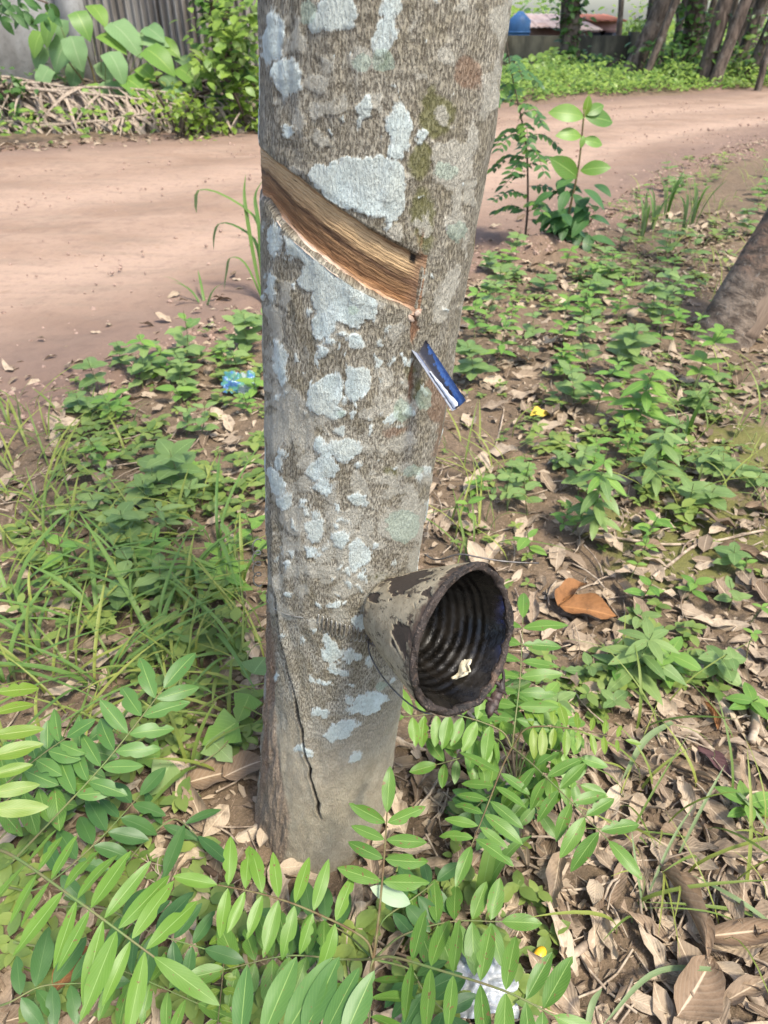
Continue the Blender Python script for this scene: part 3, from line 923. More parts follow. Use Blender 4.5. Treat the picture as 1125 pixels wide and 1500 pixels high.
ub = t.math('ADD', t.math('ADD', sep.outputs[0], t.math('MULTIPLY', sep.outputs[1], 0.28)), t.math('MULTIPLY', t.math('SUBTRACT', g1, 0.5), 0.7))
dirt = t.math('MULTIPLY', t.smooth(ub, 0.92, 0.84), t.smooth(sep.outputs[0], 0.30, 0.36))
dirt = t.math('MAXIMUM', dirt, t.smooth(t.math('ADD', sep.outputs[1], t.math('MULTIPLY', g1, 0.12)), 0.14, 0.10))
c = t.mix(t.math('MULTIPLY', dirt, 0.95), c, (0.030, 0.026, 0.026))
c = t.mix(t.smooth(sep.outputs[0], 0.34, 0.26), c, t.mix(g1, (0.10, 0.115, 0.15), (0.27, 0.29, 0.34)))
c = t.mix(t.smooth(g1, 0.60, 0.68, 0, 0.9), c, (0.035, 0.03, 0.03))
M['spout'] = t.done(t.bsdf(c, 0.45, 0.45, t.bump(g1, 0.4, 0.002)))
spout = thing('latex_spout', q0[2], 'small blue painted metal spout stuck in the trunk below the cut', 'spout')
me = fast_mesh('channel', np.array([tuple(v) for v in Vv]), q, uv=UV, flat=False)
put('channel', me, spout, None, M['spout'])
# latex dried in the gutter
Vv, q = [], []
n2 = 20
for i in range(n2):
    s_ = 0.42 + 0.575 * i / (n2 - 1)
    Lp, Vp, Rp = sL0.lerp(sL1, s_), sV0.lerp(sV1, s_), sR0.lerp(sR1, s_)
    nn = (Rp - Lp).cross(sL1 - sL0).normalized()
    if nn.dot(CAM - Vp) < 0:
        nn = -nn
    g = min(1, i / 6) * (0.7 + 0.5 * random.random())
    a = Vp.lerp(Lp, 0.30 + 0.15 * random.random()); b = Vp.lerp(Rp, 0.02 + 0.36 * (i / n2) * g)
    for f in (0, 0.33, 0.66, 1):
        Vv.append(a.lerp(b, f) + nn * (0.0012 + 0.0014 * math.sin(math.pi * f) + 0.0006 * random.random()))
for i in range(n2 - 1):
    for j in range(3):
        a = i * 4 + j
        q.append((a, a + 1, a + 5, a + 4))
put('dried_latex', fast_mesh('dried_latex', np.array([tuple(v) for v in Vv]), q), spout, None, M['latex_white'])

# ------------------------------------------------------------------ latex cup on its wire
ax_c = Vector((0.67, 0.17 * -SP + -0.71 * CP, 0.17 * -CP + 0.71 * SP)).normalized()
qb = tr_hit(566, 893)
B = atd(556, 888, depth(qb[2]) - 0.012)
L_C, R_C = 0.128, 0.0865
for _ in range(6):                                   # fit length and radius to the rim seen in the photo
    rim = B + ax_c * L_C
    px_, py_, dz = project(np.array(rim))
    L_C *= (685 - 556) / max(20, px_ - 556)
    R_C = 113 / F * float(dz)
zc = ax_c
xc = Vector((0, 0, 1)); xc = (xc - zc * xc.dot(zc)).normalized()
yc = zc.cross(xc)
CM = Matrix(((xc.x, yc.x, zc.x, B.x), (xc.y, yc.y, zc.y, B.y), (xc.z, yc.z, zc.z, B.z), (0, 0, 0, 1)))

def lathe(prof, seg=120, disp=None):
    prof = np.array(prof, float)
    an = np.arange(seg) / seg * 2 * math.pi
    Rr = np.repeat(prof[:, 0][:, None], seg, 1); Zz = np.repeat(prof[:, 1][:, None], seg, 1)
    A = np.repeat(an[None, :], len(prof), 0)
    if disp is not None:
        dr, dz = disp(A, Rr, Zz)
        Rr, Zz = Rr + dr, Zz + dz
    V = np.stack([Rr * np.cos(A), Rr * np.sin(A), Zz], -1).reshape(-1, 3)
    m = len(prof)
    q = [(i * seg + j, i * seg + (j + 1) % seg, (i + 1) * seg + (j + 1) % seg, (i + 1) * seg + j) for i in range(m - 1) for j in range(seg)]
    uv = np.stack([A / 6.28318, np.repeat(np.linspace(0, 1, m)[:, None], seg, 1)], -1).reshape(-1, 2)
    return V, q, uv

def wobble(A, Rr, Zz):
    e = 1 + 0.0 * A
    return 0.0022 * (np.cos(2 * A + 0.7)) * Zz / L_C, 0.003 * np.sin(A * 2 + 1) * Zz / L_C * e

ti = 0.0062
rb = 0.50 * R_C
def on_cup(ang, f, inner=True, up_=0.0):
    """point on the cup's wall; ang from the cup's upward direction, f from base to rim"""
    r = (rb - 0.008 + (R_C - ti - rb + 0.008) * f ** 0.85) - up_ if inner else (rb + (R_C - rb) * f ** 0.85) + up_
    z = 0.03 + (L_C - 0.034) * f
    return CM @ Vector((r * math.cos(ang), r * math.sin(ang), z))

def near_angle(px, py, f, inner=True):
    return min((k / 200 * 2 * math.pi for k in range(200)), key=lambda a: (lambda p: (p[0] - px) ** 2 + (p[1] - py) ** 2)(project(np.array(on_cup(a, f, inner)))))

A_TAN, A_DARK = near_angle(585, 960, 0.75, False), near_angle(640, 850, 0.75, False)
def cup_bias(A):
    g = lambda c, w: np.exp(-(((A - c + math.pi) % (2 * math.pi) - math.pi) / w) ** 2)
    return 0.03 + 0.16 * g(A_TAN, 0.55) - 0.13 * g(A_DARK, 0.35)

cup = thing('latex_cup', B, 'dirty latex cup with flaking tan outside and black ridged inside, wired to the trunk', 'cup')
rb = 0.50 * R_C
prof = [(0.001, -0.002)] + [(rb * math.sin(a), 0.022 - 0.024 * math.cos(a)) for a in np.linspace(0.15, math.pi / 2, 10)]
prof += [(rb + (R_C - rb) * (f ** 0.85), 0.022 + (L_C - 0.022 - 0.004) * f) for f in np.linspace(0.04, 1, 40)]
def disp_out(A, Rr, Zz):
    a, b = wobble(A, Rr, Zz)
    fl = smooth(0.42, 0.46, cup_bias(A) + fbm(np.cos(A) * 3.2 + Zz * 30 + 5, np.sin(A) * 3.2 + Zz * 12, 5, 301))
    return a + 0.0011 * fl + 0.0012 * (fbm(np.cos(A) * 5, np.sin(A) * 5 + Zz * 60, 3, 302) - 0.5), b
V, q, uv = lathe(prof, 220, disp_out)
flk = smooth(0.42, 0.46, cup_bias(uv[:, 0] * 6.28318) + fbm(np.cos(uv[:, 0] * 6.28318) * 3.2 + V[:, 2] * 30 + 5, np.sin(uv[:, 0] * 6.28318) * 3.2 + V[:, 2] * 12, 5, 301))
t = NT('cup_outside')
co = objco(t)
g1 = t.noise(t.scaled(co, (1, 1, 1)), 42, 6, 0.65, 0.3)
g2 = t.noise(co, 300, 4, 0.65)
tan = t.mix(t.smooth(g1, 0.35, 0.65), (0.31, 0.265, 0.185), (0.20, 0.165, 0.11))
tan = t.mix(t.smooth(g2, 0.52, 0.70, 0, 0.7), tan, (0.12, 0.09, 0.055))
tan = t.mix(t.smooth(t.noise(t.scaled(co, (1, 1, 0.4)), 95, 5, 0.7), 0.56, 0.62, 0, 0.85), tan, (0.05, 0.038, 0.028))
c = t.mix(t.smooth(t.math('ADD', t.attr('flake'), t.math('MULTIPLY', t.math('SUBTRACT', g1, 0.5), 0.9)), 0.40, 0.55), (0.045, 0.034, 0.026), tan)
sz = t.n('SeparateXYZ'); t.l(co, sz.inputs[0])
c = t.mix(t.smooth(t.math('ADD', sz.outputs[2], t.math('MULTIPLY', t.math('SUBTRACT', g1, 0.5), 0.06)), L_C * 0.86, L_C * 0.98), c, t.mix(g2, (0.03, 0.023, 0.02), (0.13, 0.085, 0.06)))
M['cup_out'] = t.done(t.bsdf(c, 0.8, 0.25, t.bump(t.math('ADD', t.attr('flake'), t.math('MULTIPLY', g2, 0.5)), 0.7, 0.002)))
put('outer_wall', fast_mesh('outer_wall', V, q, uv, {'flake': flk}), cup, CM, M['cup_out'])
prof = [(0.001, 0.012)] + [((rb - 0.008) * math.sin(a), 0.030 - 0.018 * math.cos(a)) for a in np.linspace(0.1, math.pi / 2, 10)]
for f in np.linspace(0.02, 1, 90):
    ring = 0.00034 * math.sin(f * 2 * math.pi * 10) * smooth(0.08, 0.2, f) * smooth(0.86, 0.72, f)
    prof.append((rb - 0.008 + (R_C - ti - rb + 0.008) * (f ** 0.85) + float(ring), 0.030 + (L_C - 0.034) * f))
def disp_in(A, Rr, Zz):
    a, b = wobble(A, Rr, Zz)
    return a + 0.0030 * (fbm(np.cos(A) * 3.2, np.sin(A) * 3.2 + Zz * 40, 4, 312) - 0.5), b
V, q, uv = lathe(prof, 140, disp_in)
q = [tuple(reversed(x)) for x in q]
t = NT('cup_inside')
co = objco(t)
g1 = t.noise(co, 30, 5, 0.6)
g2 = t.noise(co, 240, 4, 0.7)
c = t.mix(t.smooth(g1, 0.4, 0.65), (0.003, 0.0026, 0.0022), (0.010, 0.008, 0.006))
c = t.mix(t.smooth(g2, 0.62, 0.72, 0, 0.5), c, (0.06, 0.05, 0.04))
c = t.mix(t.math('MULTIPLY', t.attr('blue'), t.smooth(g1, 0.42, 0.58)), c, (0.018, 0.035, 0.15))  # sky reflection on the inner wall, painted in as a dark blue tint
rg = t.smooth(g1, 0.35, 0.7, 0.20, 0.38)
M['cup_in'] = t.done(t.bsdf(c, rg, 0.42, t.bump(g2, 0.35, 0.0015)))
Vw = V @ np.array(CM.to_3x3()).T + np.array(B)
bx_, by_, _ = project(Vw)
blue = np.exp(-(((bx_ - 748) / 14) ** 2 + ((by_ - 915) / 48) ** 2))  # where the painted sky reflection sits, at the right of the interior
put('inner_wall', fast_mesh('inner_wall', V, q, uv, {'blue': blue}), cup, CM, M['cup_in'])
prof = []
rm, rr_ = R_C - ti / 2 - 0.0004, 0.0040
for a in np.linspace(-0.6, math.pi + 0.6, 18):
    prof.append((rm + rr_ * math.cos(a), L_C - 0.004 + rr_ * 0.9 * math.sin(a)))
def disp_rim(A, Rr, Zz):
    a, b = wobble(A, Rr, Zz)
    k = fbm(A * 6, (Rr - rm) * 300, 4, 321) - 0.5
    k2 = fbm(np.cos(A) * 3, np.sin(A) * 3, 2, 323) - 0.5
    return a + 0.0050 * k + 0.003 * k2, b + 0.0055 * k + 0.005 * k2
V, q, uv = lathe(prof, 220, disp_rim)
t = NT('cup_rim')
co = objco(t)
g1 = t.noise(co, 60, 5, 0.65)
g2 = t.noise(co, 420, 3, 0.65)
c = t.mix(t.smooth(g1, 0.38, 0.60), (0.010, 0.008, 0.007), (0.040, 0.029, 0.024))
c = t.mix(t.smooth(g2, 0.56, 0.70, 0, 0.55), c, (0.20, 0.145, 0.11))
c = t.mix(t.smooth(t.noise(co, 22, 3, 0.6), 0.56, 0.64, 0, 0.7), c, (0.15, 0.095, 0.065))
M['cup_rim'] = t.done(t.bsdf(c, 0.6, 0.35, t.bump(t.math('ADD', g1, g2), 0.8, 0.003)))
put('rim', fast_mesh('rim', V, q, uv), cup, CM, M['cup_rim'])

a_s = near_angle(690, 992, 0.74)
nin = (CM.to_3x3() @ Vector((-math.cos(a_s), -math.sin(a_s), 0))).normalized()
# scrap of curdled latex stuck inside
Vv, q = [], []
gw = 12
for i in range(gw):
    for j in range(gw):
        u, w = i / (gw - 1) * 2 - 1, j / (gw - 1) * 2 - 1
        rad = 1 - 0.5 * abs(u * w) + 0.35 * (vnoise(u * 2 + 9, w * 2, 5) - 0.5)
        Vv.append((u * 0.0115 * rad * (1.15 - 0.5 * w), w * 0.0115 * rad + 0.004 * math.sin(u * 3), 0.002 + 0.003 * float(vnoise(u * 3 + 4, w * 3, 9)) + 0.003 * w))
for i in range(gw - 1):
    for j in range(gw - 1):
        a = i * gw + j
        q.append((a, a + gw, a + gw + 1, a + 1))
o = put('latex_scrap', fast_mesh('latex_scrap', np.array(Vv), q), None, basis(on_cup(a_s, 0.74, True, 0.001), ax_c, nin), M['latex'])
tag(o, 'small cream scrap of curdled latex lying inside the black cup', 'latex scrap')
sb = o.modifiers.new('thick', 'SOLIDIFY'); sb.thickness = 0.0015

# wire that holds the cup
M['wire'] = simple_mat('old_wire', (0.17, 0.16, 0.155), (0.075, 0.06, 0.05), 80, 0.45, 0.5, 0.2, 0.001, metal=0.6)
M['wire_light'] = simple_mat('spring_wire', (0.34, 0.33, 0.30), (0.16, 0.14, 0.12), 80, 0.5, 0.5, 0.2, 0.001, metal=0.5)
hook = tr_hit(538, 932)
nh = Vector((math.sin(hook[0]), -math.cos(hook[0]), 0))
wireT = thing('cup_hanger_wire', hook[2], 'thin wire hanger with coil spring holding the latex cup against the trunk', 'wire')
wr = 0.0009
a0 = near_angle(668, 1048, 0.90, False)
a1 = near_angle(735, 830, 0.9, False)
loop = [hook[2] + nh * 0.004]
dph = depth(hook[2])
loop += [atd(541, 955, dph - 0.020), atd(556, 985, dph - 0.04), atd(584, 1018, dph - 0.07), atd(622, 1044, dph - 0.10)]
if a1 < a0:
    a1 += 2 * math.pi
for f in np.linspace(0, 1, 14):
    loop.append(on_cup(a0 + (a1 - a0) * f, 0.90, False, 0.006))
cc = catmull(loop, 90)
mb = MB(); mb.tube(cc, wr, 6); put('hoop', mb.mesh('hoop'), wireT, None, M['wire'])
dt = depth(on_cup(near_angle(700, 825, 0.95, False), 0.95, False))
tail = catmull([atd(622, 812, dt + 0.035), atd(640, 820, dt + 0.02), atd(672, 812, dt + 0.0), atd(700, 816, dt - 0.006), atd(728, 821, dt - 0.004), atd(760, 824, dt), atd(789, 825, dt + 0.005)], 40)
mb = MB(); mb.tube(tail, wr * 0.9, 6); put('wire_end', mb.mesh('wire_end'), wireT, None, M['wire'])
mb = MB()
pts = []
for k in range(60):
    a = k / 60 * 2 * math.pi * 3.2
    c_ = hook[2] + nh * (0.004 + 0.001 * math.sin(k)) + Vector((0.0045 * math.cos(a) + 0.00012 * k, 0, 0.0060 * math.sin(a) - 0.00008 * k))
    pts.append(c_)
mb.tube(pts, wr, 6); put('twisted_loop', mb.mesh('twisted_loop'), wireT, None, M['wire'])
# coil spring along the bark, running round to the left edge
def along(px0, py0, px1, py1, n):
    A0, A1 = tr_hit(px0, py0), tr_hit(px1, py1)
    return [(A0[0] + (A1[0] - A0[0]) * f, A0[1] + (A1[1] - A0[1]) * f) for f in np.linspace(0, 1, n)]
pts = []
tr_path = along(466, 908, 534, 929, 240)
for k, (a, h) in enumerate(tr_path):
    ph = k / 239 * 2 * math.pi * 11
    pts.append(tuple(tr_point(np.array(a + 0.016 * math.cos(ph)), np.array(h + 0.0105 * math.sin(ph)), 0.0008 + 0.0018 * max(0, math.cos(ph)))))
mb = MB(); mb.tube(pts, 0.00075, 5); put('spring', mb.mesh('spring'), wireT, None, M['wire_light'])
pts = []
for k in range(160):
    f = k / 159
    ph = f * 2 * math.pi * 4
    a = -1.42 - 0.16 * f
    h = tr_hit(395, 850)[1] + 0.040 - 0.075 * f
    pts.append(tuple(tr_point(np.array(a), np.array(h + 0.006 * math.sin(ph)), 0.006 + 0.009 * (1 - math.cos(ph)) / 2 + 0.002 * f)))
mb = MB(); mb.tube(pts, 0.0008, 5); put('spring', mb.mesh('spring'), wireT, None, M['wire_light'])
back = [tuple(tr_point(np.array(a), np.array(h), 0.0012)) for a, h in zip(np.linspace(-1.45, -0.45, 40), np.linspace(tr_hit(395, 888)[1], tr_hit(466, 908)[1], 40))]
mb = MB(); mb.tube(back, 0.0007, 5); put('spring_tail', mb.mesh('spring_tail'), wireT, None, M['wire_light'])

# dangling dark strand on the rim's right side
a_d = near_angle(742, 975, 1.0, False)
pd = on_cup(a_d, 0.97, False, 0.002)
dd = depth(pd)
strand = thing('dried_strand', pd, 'blackened strand of dried latex dangling from the rim of the cup', 'latex strand')
mb = MB()
cc = catmull([pd, atd(738, 990, dd), atd(735, 1005, dd), atd(728, 1022, dd), atd(718, 1040, dd - 0.004), atd(716, 1052, dd - 0.002)], 30)
mb.tube(cc, np.interp(np.linspace(0, 1, 30), [0, 0.25, 0.5, 0.8, 1], [0.001, 0.0018, 0.0052, 0.005, 0.0015]), 8, rough=1.1, seed=4)
for (x0, y0, x1, y1) in ((728, 1010, 742, 1018), (722, 1030, 708, 1022), (733, 1005, 722, 1000), (720, 1040, 730, 1048)):
    mb.tube(catmull([atd(x0, y0, dd), atd((x0 + x1) / 2, (y0 + y1) / 2 - 3, dd - 0.003), atd(x1, y1, dd)], 6), [0.003, 0.003, 0.0026, 0.002, 0.0016, 0.0008], 6, rough=0.9, seed=x0)
put('strand', mb.mesh('strand'), strand, None, simple_mat('blackened_latex', (0.022, 0.014, 0.012), (0.06, 0.036, 0.03), 70, 0.55, 0.4, 0.7))

# ------------------------------------------------------------------ naming by what stands nearest in view
MARKS = [(365, 545, 'beside the blue wrapper'), (190, 520, 'at the near road edge'), (60, 700, 'at the left edge below the road'), (250, 640, 'on the bare soil below the road edge'), (330, 760, 'close to the left side of the big trunk'), (120, 800, 'in the upper left grass'), (60, 930, 'in the grass at the left edge'), (230, 920, 'in the middle of the left grass'), (340, 930, 'by the cracked side of the trunk'), (270, 1130, 'by the lobed creeper'), (330, 1230, 'at the left of the trunk foot'), (130, 1250, 'under the lower left shrub'), (100, 1440, 'below the big yellow-green frond'), (300, 1420, 'between the two front shrubs'), (450, 1260, 'right before the trunk foot'), (560, 1340, 'under the upright sprig'), (480, 1440, 'among the bottom centre leaflets'), (640, 1250, 'between the upright sprig and the cup shrub'), (650, 1130, 'below the cup'), (700, 1430, 'by the silvery plastic scrap'), (800, 1330, 'by the dark strap leaf'), (810, 1230, 'under the fronds right of the cup shrub'), (850, 1420, 'along the slanting dry stick'), (960, 1330, 'by the twisted grey leaf'), (930, 1460, 'by the curved grass blade at the bottom'), (1040, 1470, 'near the ragged pale leaf at the bottom'), (1070, 1390, 'by the long folded leaf'), (1080, 1240, 'by the straight stick at the right'), (960, 1190, 'by the thin grass stalks'), (1030, 1120, 'by the purple leaf'), (1090, 1050, 'beside the curved root'), (900, 1070, 'below the dark narrow-leaved weed'), (930, 960, 'around the dark narrow-leaved weed'), (840, 890, 'by the orange-brown leaves'), (830, 820, 'just above the orange-brown leaves'), (1040, 900, 'on the bare patch above the dead branch'), (1060, 790, 'on the mossy soil'), (930, 800, 'by the long thin stick'), (880, 720, 'round the tall drooping weed'), (760, 750, 'between the cup and the tall drooping weed'), (690, 680, 'at the right side of the big trunk'), (700, 560, 'behind the blue spout'), (790, 610, 'near the yellow fallen leaf'), (950, 620, 'by the broad-leaved bright weed'), (850, 520, 'in the middle of the right hand weeds'), (1040, 620, 'below the leaning second trunk'), (980, 480, 'left of the leaning second trunk'), (780, 430, 'below the roadside saplings'), (720, 460, 'beside the trunk above the spout'), (900, 400, 'between saplings and second trunk'), (960, 320, 'by the upright verge grass'), (1080, 300, 'on the verge above the second trunk'), (330, 460, 'by the tall arching grass'), (1100, 680, 'at the right edge under the second trunk')]

def where(px, py):
    return min(MARKS, key=lambda m: (m[0] - px) ** 2 + (m[1] - py) ** 2)[2]

def spot(p):
    a, b, _ = project(np.array(tuple(p)))
    return where(float(a), float(b))

# ------------------------------------------------------------------ leaves
def leaf_geo(n=9, W=0.3, fold=0.12, droop=0.12, p0=0.85, p1=0.75, wave=0.0, bite=None, cols=2, seed=0, tipw=0.0, heart=0.0, curl=0.0):
    """unit-length leaf along +Y, face +Z; returns verts, quads, uv"""
    rs_ = random.Random(seed)
    v = np.linspace(0, 1, n)
    w = np.sin(math.pi * np.clip(v, 0.0, 1) ** p0).clip(0, 1) ** p1 * W * 0.5
    if heart:
        w = w + heart * W * np.exp(-(v / 0.16) ** 2) * 0.5 * (v > 0)
    w[0] = max(w[0], 0.008); w[-1] = max(tipw * W, 0.004)
    us = np.linspace(-1, 1, 2 * cols + 1) if cols > 1 else np.array([-1, 0, 1.0])
    V, UV = [], []
    for i in range(n):
        for u in us:
            ww = w[i]
            if bite:
                for (side, vb, dep, wd) in bite:
                    if u * side > 0:
                        ww = ww * (1 - dep * math.exp(-((v[i] - vb) / wd) ** 2) * abs(u))
            x = u * ww
            z = fold * abs(x) - droop * v[i] ** 2 + wave * math.sin(v[i] * 11 + seed + u) * abs(u) * W * 0.5
            y = v[i] * (1 - 0.25 * droop * v[i])
            if heart:
                y -= heart * 0.10 * abs(u) * math.exp(-(v[i] / 0.2) ** 2)
            if curl:
                ang = curl * abs(u)
                z += ww * math.sin(ang) * abs(u) * 0.8
                x = u * ww * (0.55 + 0.45 * math.cos(ang))
            V.append((x, y, z)); UV.append((0.5 + 0.5 * u, v[i]))
    k = len(us)
    q = [(i * k + j, i * k + j + 1, (i + 1) * k + j + 1, (i + 1) * k + j) for i in range(n - 1) for j in range(k - 1)]
    return np.array(V), np.array(q), np.array(UV)

def leaf_mesh(name, mat, **kw):
    V, q, uv = leaf_geo(**kw)
    me = fast_mesh(name, V, q, uv)
    me.materials.append(mat)
    return me

LEAFLET = {}
def leaflets(mat, ratio=0.34):
    key = (mat, ratio)
    if key not in LEAFLET:
        L = []
        bites = [None, None, None, None, [(1, 0.55, 0.6, 0.09)], [(-1, 0.7, 0.75, 0.08), (1, 0.35, 0.3, 0.05)], [(1, 0.82, 0.5, 0.07)], [(-1, 0.25, 0.5, 0.06), (-1, 0.5, 0.35, 0.05)]]
        for k in range(8):
            L.append(leaf_mesh('leaflet', M[mat], n=13, W=ratio * (0.92 + 0.02 * k), fold=0.10 + 0.05 * (k % 4), droop=0.02 + 0.11 * (k % 3), p0=0.90 + 0.06 * (k % 2), p1=0.72, bite=bites[k], seed=k, wave=0.05, cols=2))
        LEAFLET[key] = L
    return LEAFLET[key]

def frond(plant, pts, pairs, l0, l1, angL, angR, ratio, mat, t0=0.12, stem_r=0.0011, flatness=0.5, term=True, jitter=12, skipL=(), skipR=(), stem_mat='stem_green', join=None):
    W = [gp(p[0], p[1], p[2]) for p in pts]
    n = 26
    if join is not None:
        W = [Vector(join)] + W
        c_ = catmull(W, n + 10)
        cc = c_[-n:] if len(W) > 2 else c_
        full = c_
        # parametrise leaf positions on the part given by pts only
        start = int(len(c_) / (len(W) - 1))
        cc = c_[start:]
    else:
        cc = catmull(W, n); full = cc
    m = len(cc)
    mb = MB(); mb.tube(full, np.linspace(stem_r * 1.35, stem_r * 0.6, len(full)), 5)
    fo = put('compound_leaf', mb.mesh('rachis'), plant, None, M[stem_mat])
    Ls = leaflets(mat, ratio)
    for i in range(pairs):
        f = t0 + (1 - t0) * (i + 0.35) / pairs
        k = f * (m - 1); a = int(min(k, m - 2)); P = Vector(cc[a]).lerp(Vector(cc[a + 1]), k - a)
        T = Vector(cc[min(a + 2, m - 1)] - cc[max(a - 1, 0)]).normalized()
        V_ = (CAM - P).normalized()
        N = (V_ * flatness + Vector((0, 0, 1)) * (1 - flatness) + Vector((random.uniform(-.12, .12), random.uniform(-.12, .12), 0)))
        N = (N - T * N.dot(T)).normalized()
        Sd = T.cross(N)
        z = depth(P)
        for side, ang, skip in ((-1, angL, skipL), (1, angR, skipR)):
            if i in skip:
                continue
            an = R(ang + random.uniform(-jitter, jitter) - 14 * (f - 0.5))
            d = T * math.cos(an) + Sd * side * math.sin(an) + N * random.uniform(-0.14, 0.06)
            ln = (l0 + (l1 - l0) * f) * random.uniform(0.76, 1.12) / F * z
            nn = N + Sd * side * random.uniform(-0.40, 0.30) + T * random.uniform(-.25, .25)
            put('leaflet', random.choice(Ls), fo, basis(P + d * 0.0015, d, nn, ln, ln, ln))
    if term:
        T = Vector(cc[-1] - cc[-3]).normalized(); P = Vector(cc[-1])
        N = (CAM - P).normalized() * flatness + Vector((0, 0, 1)) * (1 - flatness)
        ln = l1 * 1.0 / F * depth(P)
        put('leaflet', random.choice(Ls[:4]), fo, basis(P, T, N, ln, ln, ln))
    return fo

# --- shrub at the lower left
bl = G(-70, 1330)
p1 = thing('leafy_shrub', bl, 'leafy shrub at the lower left corner with long narrow yellow-green leaflets', 'shrub', 'pinnate shrubs in front of the trunk')
st = catmull([bl, gp(-55, 1290, 0.09), gp(-30, 1245, 0.18)], 12)
mb = MB(); mb.tube(st, np.linspace(0.004, 0.0025, 12), 6); put('stem', mb.mesh('stem'), p1, None, M['stem'])
frond(p1, [(12, 1250, .24), (110, 1317, .27), (226, 1402, .25)], 10, 62, 118, 95, 78, .245, 'leaf_yellow', join=st[-1], flatness=0.6, stem_r=0.0016)
frond(p1, [(85, 1192, .16), (160, 1110, .20), (240, 1008, .24)], 7, 72, 74, 70, 50, .35, 'leaf_blue', join=gp(20, 1260, 0.10), stem_r=0.0013)
frond(p1, [(15, 1143, .18), (58, 1108, .2), (98, 1080, .22)], 4, 52, 48, 80, 60, .46, 'leaf_blue', join=gp(-40, 1190, 0.16))
frond(p1, [(-22, 1215, .26), (-16, 1120, .30), (-6, 995, .33)], 7, 78, 70, 80, 80, .34, 'leaf_bright_yellow', flatness=0.6, join=st[-2], term=False)
frond(p1, [(30, 1195, .10), (70, 1135, .12), (130, 1085, .14)], 5, 62, 58, 75, 60, .44, 'leaf_blue', join=gp(-30, 1260, 0.08))
frond(p1, [(-20, 1200, .12), (30, 1160, .14), (95, 1150, .15)], 5, 66, 60, 75, 75, .42, 'leaf_green', join=gp(-60, 1250, 0.08))
frond(p1, [(150, 1330, .10), (220, 1365, .11), (300, 1390, .11)], 5, 70, 64, 80, 70, .36, 'leaf_dark', join=gp(60, 1330, 0.05))
frond(p1, [(120, 1400, .08), (200, 1430, .09), (290, 1470, .09)], 6, 66, 66, 80, 80, .32, 'leaf_green', join=gp(20, 1380, 0.05))
frond(p1, [(10, 1470, .10), (60, 1445, .1), (120, 1440, .1)], 4, 74, 70, 75, 75, .36, 'leaf_dark', join=gp(-30, 1480, 0.03))
frond(p1, [(60, 1300, .08), (140, 1235, .09), (205, 1165, .09)], 6, 60, 55, 75, 70, .40, 'leaf_dark', join=gp(10, 1300, 0.04))
frond(p1, [(215, 1230, .05), (255, 1200, .06), (290, 1225, .06)], 2, 80, 74, 80, 60, .24, 'leaf_dark', join=gp(180, 1270, 0.02))

# --- shrub at the bottom centre
bc = G(548, 1450)
p2 = thing('leafy_shrub', bc, 'leafy shrub at the bottom centre whose upright sprig stands before the trunk foot', 'shrub', 'pinnate shrubs in front of the trunk')
st = catmull([bc, gp(545, 1440, 0.06), gp(547, 1405, 0.13)], 12)
mb = MB(); mb.tube(st, np.linspace(0.0035, 0.002, 12), 6); put('stem', mb.mesh('stem'), p2, None, M['stem'])
top = st[-1]
frond(p2, [(556, 1330, .165), (563, 1250, .20), (567, 1190, .23)], 4, 74, 66, 82, 82, .33, 'leaf_green', t0=0.15, join=top, stem_r=0.0014, stem_mat='stem')
frond(p2, [(530, 1372, .15), (450, 1332, .17), (385, 1310, .18), (318, 1296, .19)], 7, 74, 66, 95, 75, .30, 'leaf_yellow', join=top, flatness=0.6, stem_mat='stem', stem_r=0.0013)
frond(p2, [(575, 1402, .15), (640, 1420, .18), (740, 1452, .21), (812, 1488, .21)], 7, 78, 96, 92, 80, .32, 'leaf_green', join=top, flatness=0.6, stem_r=0.0014)
frond(p2, [(543, 1420, .13), (543, 1460, .15), (540, 1508, .17)], 3, 72, 74, 82, 82, .38, 'leaf_green', join=top)
frond(p2, [(335, 1545, .25), (420, 1522, .27), (520, 1530, .28)], 6, 128, 112, 62, 80, .34, 'leaf_blue', flatness=0.7, join=gp(440, 1600, 0.15), stem_r=0.0016)
frond(p2, [(500, 1405, .08), (420, 1400, .09), (330, 1420, .10)], 6, 66, 60, 80, 80, .42, 'leaf_green', join=top)
frond(p2, [(590, 1370, .07), (660, 1350, .08), (735, 1350, .09)], 5, 62, 60, 80, 80, .42, 'leaf_green', join=top)
frond(p2, [(510, 1370, .06), (470, 1350, .06), (420, 1345, .06)], 4, 60, 56, 80, 80, .42, 'leaf_dark', join=top)
frond(p2, [(600, 1420, .07), (620, 1450, .07), (660, 1490, .07)], 5, 66, 64, 80, 80, .40, 'leaf_dark', join=top)
frond(p2, [(560, 1350, .07), (600, 1320, .08), (640, 1290, .08)], 4, 50, 46, 80, 80, .44, 'leaf_dark', join=top)
fo = frond(p2, [(331, 1362, .10), (326, 1430, .10), (318, 1508, .10)], 7, 24, 22, 75, 70, .5, 'leaf_bright_yellow', t0=0.02, stem_r=0.0009, stem_mat='stem', jitter=22, join=gp(330, 1350, 0.08))
pl = gp(601, 1324, .15)
o = put('pale_leaf', leaflets('leaf_pale', .42)[0], p2, basis(pl, gp(548, 1302, .17) - pl, CAM - pl, 0.052, 0.052, 0.052))
o['label'] = 'pale leaf showing its whitish underside'

